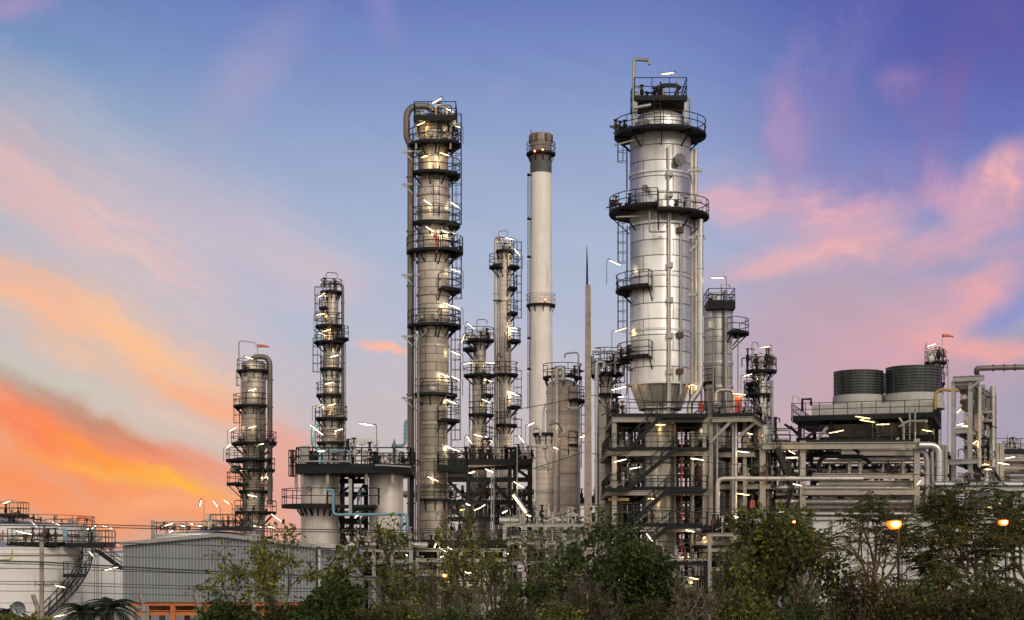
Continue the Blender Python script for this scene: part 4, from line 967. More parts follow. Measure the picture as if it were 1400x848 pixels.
rack('dark low pipe rack at the foot of the zigzag stairs', 815, 965, 118, 3, (771,790), 4, 304, 'dark', valves=6)
rack('beige low pipe rack under the raised bay with red panels', 970, 1110, 118, 5, (731,752,778), 4, 305, 'beige', valves=9)
rack('tall grey pipe rack behind the black braced frame', 600, 735, 152, 6, (702,735,765), 4, 306, 'galv', ('pipe','beige','galv'), valves=6)
rack('beige rack behind the concrete pole, low between the columns', 745, 870, 146, 6, (690,720,750), 3, 307, 'galv', valves=8)
rack('dark rack behind the pipe rack stairs', 1000, 1130, 142, 6, (630,655,690,725), 3, 308, 'dark', valves=8)
rack('deep shaded rack under the fan cooler', 1110, 1300, 142, 6, (625,650,690), 4, 309, 'dark', ('dark','rust','pipe'), valves=7)
rack('grey rack low behind the right hand trees', 1290, 1420, 120, 6, (669,700,740), 4, 310, 'galv', valves=5)
HOST['Q'] = ('low behind the trees', 0, 0, 111)
for a in ((606,752,-38,.75,110),(617,751,-35,.7,110),(608,760,22,.75,110),(640,783,-12,.6,110),(694,757,-15,.4,112),(723,705,-30,.4,114),(848,793,18,.8,113),(948.6,791,-14,.8,113),(595,746,80,.4,112),(663,772,10,.4,112),(1256,660,60,.5,122),(1347,694,10,.7,118),(1367,689,14,.7,118),(690,700,30,.5,115)): lamp('Q', *a[:4], Y=a[4], warm=a[0] in (948.6,1256,1347,1367,595), pole=99)
rack('dark crowded pipe rack right behind the zigzag stairs', 842, 1030, 146, 6, (588,622,652,684,720,752), 5, 311, 'dark', ('dark','pipe','galv'), valves=8)
# exchangers / shells seen through the trees
def exchanger(label, px, py, Y, L_, r, mt):
    p = P(px,py,Y); t = thing('heat_exchanger', label, 'heat exchanger', (p.x,Y,0), 'horizontal shells behind the trees')
    pr = [(.05,-L_/2-.3*r),(r*.7,-L_/2-.2*r),(r,-L_/2),(r,L_/2),(r*.7,L_/2+.2*r),(.05,L_/2+.3*r)]
    m = MB().lathe(0,0,pr,20); m.v = [Vector((v.z+p.x, v.y+Y, v.x+p.z)) for v in m.v]; m.build('shell',M[mt],t)
    for s in (-.3,.3): MB().box(p.x+s*L_-.2,p.x+s*L_+.2,Y-.5,Y+.5,0,p.z-r*.6).build('saddle',M['conc'],t)
    MB().tube([(p.x+.2*L_,Y,p.z+r*.9),(p.x+.2*L_,Y,p.z+r+.5)],.2,10).build('nozzle',M['galv'],t)
exchanger('tan horizontal shell low behind the brown bushes, left', 645, 800, 112, 3.6, .55, 'tan2')
exchanger('silver horizontal shell low in front of the zigzag stairs', 905, 800, 114, 4.0, .6, 'galv')
exchanger('grey horizontal shell with capped end, low right of the raised bay', 1060, 790, 113, 3.4, .6, 'pipe')
t = thing('corrugated_stack', 'fat rusty ribbed pipe with a flared top standing low beside the leafy bush', 'pipe', P(1019,848,108))
kk = K(108); p = P(1019,715,108); pr = []
for i in range(16): z = i*(p.z-.9)/16; pr += [(.45,z),(.5,z+.12),(.45,z+.3)]
pr += [(.5,p.z-.8),(.85,p.z-.5),(.9,p.z),(.7,p.z+.1)]
MB().lathe(p.x,108,pr,24,cap1=True).build('shell',plain('pinkish_lagging',(.36,.25,.19),.7,.1,.3,3),t)
# white site building behind the right trees
t = thing('site_building', 'long white walled low building behind the right hand trees', 'building', (X(1215,107),110,0))
MB().box(X(1112,107),X(1420,107),107,118,0,Z(711,107)).build('wall',M['white'],t)
MB().box(X(1110,107),X(1422,107),106.8,118.2,Z(711,107)+.002,Z(707,107)).build('roof',M['pale'],t)
MB().box(X(1112,107),X(1420,107),106.93,106.998,Z(735,107),Z(733.5,107)).build('wall_trim',M['conc'],t)
MB().box(X(1150,107),X(1215,107),106.95,106.996,Z(752,107),Z(737,107)).build('shutter',M['pale'],t)
for px in (1140,1165,1190,1236,1262,1290,1320,1350,1380): MB().box(X(px,107)-.12,X(px,107)+.12,106.8,106.94,0,Z(712,107)).build('pilaster',M['white'],t)
t = thing('site_shed', 'small pale green cabin with grey frames, low behind the brown bushes', 'shed', (X(683,104),106,0))
MB().box(X(661,104),X(712,104),104,108,0,Z(822,104)).build('wall',plain('pale_green_sheet',(.36,.42,.38),.6,.1,.12,1),t)
for px in (661,675,689,703,712): MB().beam((X(px,104),103.95,0),(X(px,104),103.95,Z(822,104)),.12).build('frame',M['galv'],t)
MB().box(X(658,104),X(715,104),103.6,108.3,Z(822,104)+.002,Z(819,104)).build('roof',M['galv'],t)

# ================================================================== TANKS
def tank(label, px, Y, rpx, rim, seed, walk=None):
    k = K(Y); cx = X(px,Y); R = rpx*k; z = Z(rim,Y)
    t = thing('storage_tank', label, 'tank', (cx,Y,0), 'white storage tanks')
    MB().lathe(cx,Y,[(R,0),(R,z-.12),(R+.07,z-.12),(R+.07,z)],96).build('shell',M['tank'],t)
    MB().lathe(cx,Y,[(R+.05,z+.003),(.05,z+R*.09)],64).build('roof',M['roofm'],t)
    for f in (.33,.66): MB().ring(cx,Y,R,z*f,.008,.04,96).build('weld_band',M['tank'],t)
    r = MB(); rails(r, arc(cx,Y,R-.1,z,0,360,56)[:-1], 1.05, True, gap=1.8); r.build('railing', M['rust'], t)
    rnd = random.Random(seed)
    for i in range(9):
        a = rnd.uniform(180,360); q = R*rnd.uniform(.55,.95); nozzles(t, cx+q*math.cos(R_(a)), Y+q*math.sin(R_(a)), z+.3, .8, 2, seed*10+i, .7)
    return t, cx, R, z
t1, c1, R1, z1 = tank('nearest white storage tank with black lettering and a stair winding down its side', -10, 138, 117, 749.5, 1)
fc = bpy.data.curves.new('tank_number','FONT'); fc.body = 'T-5603C'; fc.size = .62; fc.align_x = 'CENTER'
fo = bpy.data.objects.new('tmp', fc); C.objects.link(fo); bpy.context.view_layer.update()
me = bpy.data.meshes.new_from_object(fo.evaluated_get(bpy.context.evaluated_depsgraph_get())); bpy.data.objects.remove(fo)
th0 = -R_(37.8); zt = Z(802.5,132)
for v in me.vertices:
    a = th0 + v.co.x/(R1+.012); v.co = Vector(((R1+.012)*math.cos(a),(R1+.012)*math.sin(a), zt+v.co.y))
me.materials.append(M['text']); me.name = 'tank_number'
o = bpy.data.objects.new('tank_number', me); C.objects.link(o); o.parent = t1
# winding stair
st = MB(); hr = MB()
n = 30; a0, a1 = 16, -41
def hel(i, r, dz=0): a = R_(a0+(a1-a0)*i/n); return Vector((c1+r*math.cos(a),138+r*math.sin(a), z1*(1-i/n)*.97+.1+dz))
for r in (R1+.15,R1+.95): st.tube([hel(i,r) for i in range(n+1)],.06,4)
for i in range(n): st.beam(hel(i+.5,R1+.15),hel(i+.5,R1+.95),.28,.04)
s = st.build('winding_stair',M['rail'],t1)
for r in (R1+.15,R1+.95):
    for hh in (1.0,.5): hr.tube([hel(i,r,hh) for i in range(n+1)],.035,4)
    for i in range(0,n+1,3): hr.tube([hel(i,r),hel(i,r,1.0)],.035,4)
hr.build('handrail',M['rail'],s)
rectdeck(t1, c1+R1-.4, c1+R1+3.0, 135, 138.4, z1+.25, .2, 'fblr', None, 1.15)
rectdeck(t1, c1+R1-.1, c1+R1+1.4, 133.6, 135, Z(787,134), .15, 'flr', None, 1.1)
rectdeck(t1, c1+2.5, c1+R1-.6, 133.5, 136, z1+.3, .2, 'fbl', None, 1.2)
nozzles(t1, c1+5, 134, z1+.3, 1.5, 9, 411, 1.4); nozzles(t1, c1+R1+1.5, 136, z1+.3, 1.2, 8, 412, 1.8)
MB().tube([P(89,740,133),P(89,725,133)],.13,8).lathe(X(89,133),133,[(.02,Z(720,133)),(.1,Z(726,133)),(.2,Z(731,133)),(.2,Z(734,133)),(.02,Z(735,133))],10).build('relief_valve',M['blue'],t1)
pipe(t1,[P(0,760,130.9),P(110,760,130.9)],.05,M['rust'],None,6); pipe(t1,[P(0,766,130.6),P(16,765,130.6),P(17,752,130.6)],.06,M['yellow'],.2,6)
t2, c2, R2, z2 = tank('taller white storage tank behind the lettered one, with brown walkways on its roof', 2, 178, 125, 720, 2)
rectdeck(t2, c2-6, c2+4.4, 170, 173, z2+1.0, .25, 'fblr', None, 1.3); rectdeck(t2, c2-6, c2+1, 171, 174, z2+1.7, .25, 'fblr', None, 1.2)
nozzles(t2, c2+1, 171, z2+.6, 3, 12, 421, 1.5); pipe(t2,[P(0,733,167),P(124,731,167),P(127,735,167)],.08,M['rust'],.3,8); pipe(t2,[P(20,738,166.5),P(126,736,166.5)],.06,M['yellow'],None,8)
for px,py in ((4,725),(5,748)): pipe(t2,[P(px,py,166),P(px,py+24,166)],.07,M['red'],None,8)
t3, c3, R3, z3 = tank('squat white storage tank half hidden by the corrugated warehouse', 178, 166, 62, 757, 3)
stairs(t3, P(166,778,157), P(130,752,157), .8)
t4, c4, R4, z4 = tank('white storage tank whose roof rises just behind the warehouse ridge', 284, 152, 72, 731, 4)
rectdeck(t4, c4+1.0, c4+4.4, 147.5, 150, z4+.5, .2, 'fblr', None, 1.2); nozzles(t4, c4+2, 149, z4+.5, 2.4, 14, 431, 1.3)
HOST['M1'] = ('over the white tanks at far left', 0, 0, 130)
for a in ((9,687,18,1.1,165,1.6),(47,717,-50,.9,160,1.2),(76.5,716,-25,1.0,160,1.2),(121.5,723,16,.7,150,99),(128,721,45,.6,150,99),(147,721,-18,1.15,150,99),(32.5,728.5,-14,1.75,131,.8),(125,757.5,-55,.7,133,99),(153,777.5,16,1.75,126,99),(82,802,-14,1.1,129.6,99),(81,842,14,1.0,120,99)): lamp('M1', *a[:4], Y=a[4], pole=a[5], pdir=1 if a[0]!=153 else -1)
HOST['M2'] = ('over the tank roof behind the warehouse', 0, 0, 147)
for a in ((274,688,88,.7,147,2.4),(294.6,689,-62,.9,147,2.2),(310,686.5,-42,.8,147,2.2),(229,718,22,1.35,143,.6),(250,719,-16,.5,146,.5),(234,726.5,24,.5,146,.3),(262,716.5,-16,.35,146,.4),(273,719,-10,.3,146,.4)): lamp('M2', *a[:4], Y=a[4], pole=a[5], pdir=-1 if a[0]==229 else 1)

# ================================================================== WAREHOUSE
Y = 100; k = K(Y)
t = thing('warehouse', 'blue grey corrugated warehouse raised on orange steelwork, low gable facing the camera', 'warehouse', (X(299,Y),104,0))
xl, xp, xr = X(168,Y), X(300,Y), X(431,Y); zl, zp, zr = Z(744,Y), Z(731.5,Y), Z(747,Y); zb = Z(823,Y)
def top(x): return zl+(zp-zl)*(x-xl)/(xp-xl) if x < xp else zp+(zr-zp)*(x-xp)/(xr-xp)
w = MB(); x = xl; pit = .195; prof = []
while x < xr-.01:
    for dx,dy in ((0,0),(.075,0),(.09,-.085),(.18,-.085)): prof.append((min(x+dx,xr),Y+dy))
    x += pit
prof.append((xr,Y))
for x,y in prof: w.v += [Vector((x,y,zb)),Vector((x,y,top(x)))]
for i in range(len(prof)-1): w.face([2*i,2*i+2,2*i+3,2*i+1])
w.build('gable_wall',M['sheet'],t)
s = MB(); s.box(xl,xl+.08,Y+.06,Y+9,zb,zl-.02); s.box(xr-.08,xr,Y+.06,Y+9,zb,zr-.02); s.box(xl+.1,xr-.1,Y+8.9,Y+9,zb,zr-.05); s.build('side_wall',M['sheet'],t)
rf = MB(); rf.beam((xl-.1,Y+4.4,zl+.03),(xp,Y+4.4,zp+.03),9.4,.07); rf.beam((xp,Y+4.4,zp+.032),(xr+.15,Y+4.4,zr+.03),9.4,.07); r = rf.build('roof',M['roofm'],t)
MB().beam((xl-.1,Y-.33,zl+.0),(xp,Y-.33,zp+.0),.06,.22).beam((xp,Y-.33,zp),(xr+.15,Y-.33,zr),.06,.22).build('verge_trim',M['galv'],r)
MB().box(xl,xr,Y+.1,Y+8.8,zb+.02,zb+.12).build('floor_plate',M['dark'],t)
og = MB(); og.ibeam((xl,Y+.1,zb-.12),(xr,Y+.1,zb-.12),.22,.2); og.ibeam((xl+.8,Y+.15,Z(838,Y)),(xr-.5,Y+.15,Z(838,Y)),.3,.2); og.ibeam((xl+.8,Y+4,Z(834,Y)),(xr-.5,Y+4,Z(834,Y)),.3,.2)
og.build('floor_beam',M['orange'],t)
for px in (180,200,236,282,325,370,410):
    for yy in (Y+.15,Y+4.5): MB().ibeam((X(px,Y),yy,0),(X(px,Y),yy,zb-.24),.3,.3).build('column',M['orange'] if px not in (180,200) else M['conc'],t)
t = thing('lean_to_shed', 'small grey lean-to with a pale roof beam, on the warehouse\'s right end', 'shed', (X(456,Y),Y,0))
MB().box(xr+.1,X(480,Y),Y+.7,Y+8,0,Z(752,Y)).build('wall',M['sheet'],t)
MB().beam((xr,Y+.2,Z(744,Y)),(X(481,Y),Y+.2,Z(750,Y)),.4,.25).build('roof_beam',M['pale'],t)
MB().tube([(X(435.5,Y),Y+.3,0),(X(435.5,Y),Y+.3,Z(747,Y))],.09,8).build('downpipe',M['white'],t)
MB().box(X(456,Y),X(477,Y),Y+.62,Y+.69,Z(815,Y),Z(793,Y)).build('door',M['dark'],t)
t = thing('floodlight', 'blazing white floodlight on a post at the left end of the warehouse roof', 'floodlight', P(209,748,103))
MB().tube([P(209,790,103),P(209,712,103)],.11,8).build('post',M['conc'],t)
c = P(209.5,741,102.7); MB().beam(c+Vector((-.2,0,0)),c+Vector((.2,0,0)),.2,.3).build('housing',M['dark'],t); MB().beam(c+Vector((-.15,-.115,-.02)),c+Vector((.15,-.115,-.02)),.02,.22).build('lens',M['flood'],t)

# ================================================================== POLES, CABLES, FENCE
def cpole(label, px, Y, top, w0, w1, spike=None, holes=True):
    k = K(Y); t = thing('utility_pole', label, 'pole', (X(px,Y),Y,0)); z = Z(top,Y); x = X(px,Y)
    m = MB(); b = len(m.v)
    for zz,w in ((0,w0),(z,w1)): m.v += [Vector((x+w/2*i,Y+w*.35*j,zz)) for i,j in ((-1,-1),(1,-1),(1,1),(-1,1))]
    for q in ((3,2,1,0),(4,5,6,7),(0,1,5,4),(1,2,6,5),(2,3,7,6),(3,0,4,7)): m.face([b+i for i in q])
    m.build('shaft',M['conc'],t)
    if holes:
        h = MB(); zz = 1.2
        while zz < z-.4: h.disc((x+.03,Y-(w0+(w1-w0)*zz/z)*.35+.01,zz),(0,-1,0),.028,.014,8); zz += .55
        h.build('bolt_holes',M['dark'],t)
    if spike: MB().tube([(x-.05,Y,z-.1),(x-.05,Y,Z(spike+25,Y)),(x-.07,Y,Z(spike,Y))],[.06,.045,.012],6).build('spike',M['rail'],t)
    return t
pa = cpole('tall tapering concrete pole with a thin spike, left of the largest vessel', 804, 88, 390, .46, .27, 336)
cpole('concrete utility pole in front of the lettered white tank', 57, 74, 736, .19, .16, None, False)
n_c = 0
def cable(label, pts, r=.022, group=None):
    t = MB(); q = []
    for i in range(len(pts)-1):
        a, b = Vector(pts[i]), Vector(pts[i+1]); L_ = (b-a).length
        for j in range(13 if L_ > 3 else 2):
            f = j/12 if L_ > 3 else j; p = a.lerp(b,f); p.z -= 4*f*(1-f)*L_*.006; q.append(p)
    o = t.tube(q,r,5).build('power_cable',M['wire'],None,pts[0]); tag(o,label,'cable',group or 'cables strung in front of the plant')
cab = [((-40,714),(900,724),'uppermost of the two high cables crossing over the warehouse ridge',.022,74),((-40,717.5),(900,727),'lower of the two high cables crossing over the warehouse ridge',.022,74),
 ((-40,737),(900,752),'single cable passing just above the left eave of the warehouse',.02,73.9),((-40,765),(900,800),'thick dark cable sloping across the middle of the warehouse wall',.035,73.8),
 ((-40,768),(900,804),'cable hanging just under the thick dark one across the warehouse wall',.022,73.8),((-40,776),(900,789),'thin cable nearly level across the middle of the warehouse wall',.016,73.8),
 ((-40,794),(900,806),'thin cable crossing the lower part of the lettered tank',.016,73.7),((-40,797.5),(900,811),'second thin cable crossing the lower part of the lettered tank',.016,73.7),((-40,807),(900,819),'lowest thin cable over the foot of the tank and warehouse',.014,73.7),((-40,756),(900,770),'thin cable crossing the top of the lettered tank wall',.014,73.7)]
for a,b,l,r,y in cab: cable(l,[P(*a,y),P(57+.0,a[1]+(b[1]-a[1])*97/940,y),P(*b,y+6)],r)
for a,b,l in (((640,666),(802,617),'thin cable rising from the black frame to the concrete pole'),((690,562),(802,541),'highest cable meeting the concrete pole from the left'),((700,720),(802,694),'low cable meeting the concrete pole from the left'),((806,540),(1010,556),'cable leaving the concrete pole to the right at mid height'),((806,694),(1420,706),'upper cable running right from the concrete pole past the zigzag stairs'),((806,690),(1420,699),'cable running right just above another from the concrete pole'),((806,620),(1420,655),'middle cable running right from the concrete pole past the raised bay')):
    if 'highest' in l or 'middle' in l or 'low cable' in l or 'rising' in l or 'leaving' in l or 'running' in l: cable(l,[P(*a,88 if a[0]>800 else 96),P(*b,88 if b[0]<810 else 98)],.02)
for i,(px,l) in enumerate(((51,'leftmost'),(197,'second from left'),(272,'third from left'),(347,'rightmost'))):
    t = thing('fence_post', f'{l} of the bent topped concrete fence posts below the warehouse', 'fence post', (X(px,66),66,0), 'bent concrete fence posts')
    x = X(px,66); z = Z(828,66)
    MB().beam((x,66,0),(x,66,z),.16,.16).build('post',M['conc'],t); MB().beam((x,66,z-.06),(x-.14,65.9,z+.42),.14,.14).build('bent_arm',M['conc'],t)
for j,dz in enumerate((.1,-.25,-.6,-.95)):
    o = MB().tube([(X(-60,66),65.9,Z(828,66)+dz),(X(430,66),65.9,Z(828,66)+dz)],.012,4).build('fence_wire',M['wire'],None,(X(-60,66),65.9,Z(828,66)+dz)); tag(o,['uppermost','second','third','lowest'][j]+' of the wires strung between the concrete fence posts','wire','fence wires')
t = thing('satellite_dish', 'grey satellite dish on a short pole in front of the lettered tank', 'dish', (X(25,70),70,0))
c = P(25,832,70); m = MB().lathe(0,0,[(.02,.14),(.12,.12),(.22,.07),(.3,0),(.31,0),(.22,.1),(.12,.15),(.02,.17)],24)
rot = Matrix.Rotation(R_(-75),3,'X') @ Matrix.Identity(3); m.v = [rot@v+c for v in m.v]; m.build('dish',M['sheet'],t)
MB().tube([(c.x,70.15,0),(c.x,70.15,c.z)],.04,6).build('mast',M['galv'],t); MB().tube([c+Vector((0,-.05,-.25)),c+Vector((0,-.4,.0))],.02,5).build('feed_arm',M['dark'],t)
# orange street lamps
def street(label, px, py, Y, mat, s=1.0):
    p = P(px,py,Y); t = thing('street_lamp', label, 'street lamp', (p.x+.12*s,Y,0), 'orange street lamps among the trees')
    MB().tube(rp([(p.x+.16*s,Y+.1,0),(p.x+.16*s,Y+.1,p.z+.1*s),(p.x,Y-.05,p.z+.16*s)],.1),.04*s,8).build('pole',M['dark'],t)
    MB().lathe(p.x,Y-.05,[(.04*s,p.z+.17*s),(.2*s,p.z+.12*s),(.24*s,p.z+.07*s),(.2*s,p.z+.07*s),(.04*s,p.z+.13*s)],16).build('shade',M['dark'],t)
    MB().lathe(p.x,Y-.05,[(.02,p.z-.2*s),(.15*s,p.z-.18*s),(.23*s,p.z-.08*s),(.22*s,p.z+.05*s),(.02,p.z+.07*s)],16).build('bulb',mat,t)
    MB().lathe(p.x,Y-.05-.2*s,[(.01,p.z-.13*s),(.09*s,p.z-.11*s),(.13*s,p.z-.05*s),(.09*s,p.z+.01*s),(.01,p.z+.03*s)],14).build('filament',M['core'],t)
    li = bpy.data.lights.new('lamp_light','POINT'); li.energy = 170*s*s; li.color = (1,.42,.10); li.shadow_soft_size = .2*s
    lo = bpy.data.objects.new('lamp_light',li); C.objects.link(lo); lo.parent = t; lo.location = Vector((p.x,Y-.05-.4*s,p.z-.05)) - OFF[t]
street('big glowing orange street lamp in front of the white building', 1222, 715, 55.5, M['sodium'], 1.1)
street('glowing amber street lamp among the rightmost trees', 1371, 713, 58, M['sodium2'], .75)
street('tiny orange street lamp seen through the leafy bush right of the raised bay', 1085, 713, 60, M['sodium'], .3)
street('orange street lamp low behind the branches below the tallest left column', 608, 786, 56, M['sodium'], .4)
make_lamps()

# ================================================================== TREES
def tree(kind, label, px, top, w, Y, seed, leaf, bark='bark', base=1, depth=4, leaves=26, size=.13, name='tree', cat='tree', trunk=.10, low=.25, spread=38, droop=.0, group='trees and bushes along the front', gap=.0, base_px=None, flat=.75):
    rnd = random.Random(seed); tips = []; segs = []
    def grow(p, d, ln, r, dep):
        q = [p]; n = 4
        for i in range(n):
            d = (d+Vector((rnd.gauss(0,.13),rnd.gauss(0,.13),rnd.gauss(.05,.08)-droop*dep*.03))).normalized()
            p = p+d*(ln/n); q.append(p)
        segs.append((q, r, r*.62, dep))
        if dep >= depth-1: tips.append((q[-1], d, dep)); tips.append((q[2], d, dep))
        if dep >= depth: return
        m = rnd.choice((2,3,3,4)) if dep else rnd.choice((3,4,4))
        for i in range(m):
            az = rnd.uniform(0,2*PI); sp = R_(spread*rnd.uniform(.55,1.35))
            u = d.cross(Vector((rnd.gauss(0,1),rnd.gauss(0,1),rnd.gauss(0,1)))).normalized()
            nd = (d*math.cos(sp)+u*math.sin(sp)).normalized()
            st = q[-1] if i < 2 else q[rnd.choice((2,3))]
            grow(st, nd, ln*rnd.uniform(.62,.85), r*rnd.uniform(.5,.66), dep+1)
    for i in range(base):
        a = rnd.uniform(0,2*PI); o = Vector((math.cos(a),math.sin(a),0))*(.25 if base > 1 else 0)
        grow(o, (Vector((0,0,1))+o*rnd.uniform(.6,1.8)+Vector((rnd.gauss(0,.06),rnd.gauss(0,.06),0))).normalized(), 1.0*(1 if base == 1 else .8), trunk, 0)
    H = Z(top,Y); W = w*K(Y)
    allp = [p for s in segs for p in s[0]]
    xs = sorted(p.x for p in allp); zm = max(p.z for p in allp)
    lo, hi = xs[int(len(xs)*.01)], xs[int(len(xs)*.99)]; sx = (W-.3)/max(.1,hi-lo); sz = (H-.15)/zm
    ys = [p.y for p in allp]; sy = min(sx*1.0, W/max(.1,max(ys)-min(ys)))
    bx = X(base_px if base_px else px, Y); mid = (lo+hi)/2
    ox = X(px,Y)-mid*sx-bx
    def tr(p):
        f = min(1, max(0, p.z/zm/.3)); return Vector((bx+p.x*sx+ox*f, Y+p.y*sy, p.z*sz))
    root = thing(name, label, cat, (bx,Y,0), group)
    tm = MB(); sc = (sz*.5+.5)
    for q, r0, r1, dep in segs:
        k = len(q)-1; tm.tube([tr(p) for p in q],[max(.008,(r0+(r1-r0)*i/k)*min(2.2,sc)) for i in range(k+1)], 7 if dep < 2 else (5 if dep == 2 else 3), caps=False)
    tm.build('trunk', M[bark], root)
    cr = MB()
    def leaf_(p, d, s, asp=.5):
        d = d.normalized(); u = d.cross(Vector((rnd.gauss(0,1),rnd.gauss(0,1),rnd.gauss(0,.6)+.2)))
        if u.length < 1e-3: return
        u.normalize(); nn = d.cross(u); b = len(cr.v)
        cr.v += [p, p+d*s*.5+u*s*asp*.5+nn*s*.08, p+d*s, p+d*s*.5-u*s*asp*.5+nn*s*.08]
        cr.face([b,b+1,b+2,b+3])
    for p, d, dep in tips:
        if tr(p).z < H*low and rnd.random() < .7: continue
        if rnd.random() < gap: continue
        c = tr(p)
        if kind == 'broad':
            rad = .30*min(1.4,max(.7,sx*.5))
            for i in range(int(leaves*rnd.uniform(.4,1.5))):
                v = Vector((rnd.gauss(0,1),rnd.gauss(0,1),rnd.gauss(0,flat)))*rad*.62
                leaf_(c+v, (v.normalized()+Vector((0,0,-.25))+Vector((rnd.gauss(0,.5),rnd.gauss(0,.5),rnd.gauss(0,.5)))), size*rnd.choice((.5,.8,1,1.2,1.7)), .55)
        else:
            for j in range(max(1,int(leaves*rnd.uniform(.5,1.4)))):
                a = rnd.uniform(0,2*PI); fd = Vector((math.cos(a),math.sin(a),rnd.uniform(-.12,.22))).normalized(); fl = size*rnd.uniform(3.5,6.0); side = fd.cross(Vector((0,0,1))).normalized()
                for q in range(9):
                    f = (q+1)/9; pp = c+fd*fl*f+Vector((0,0,-.28*fl*f*f))
                    for s in (-1,1): leaf_(pp, side*s+fd*.45+Vector((0,0,-.15)), size*1.15*(1.05-.55*abs(f-.45)), .28)
    if cr.f: cr.build('crown', M[leaf], root)
    return root
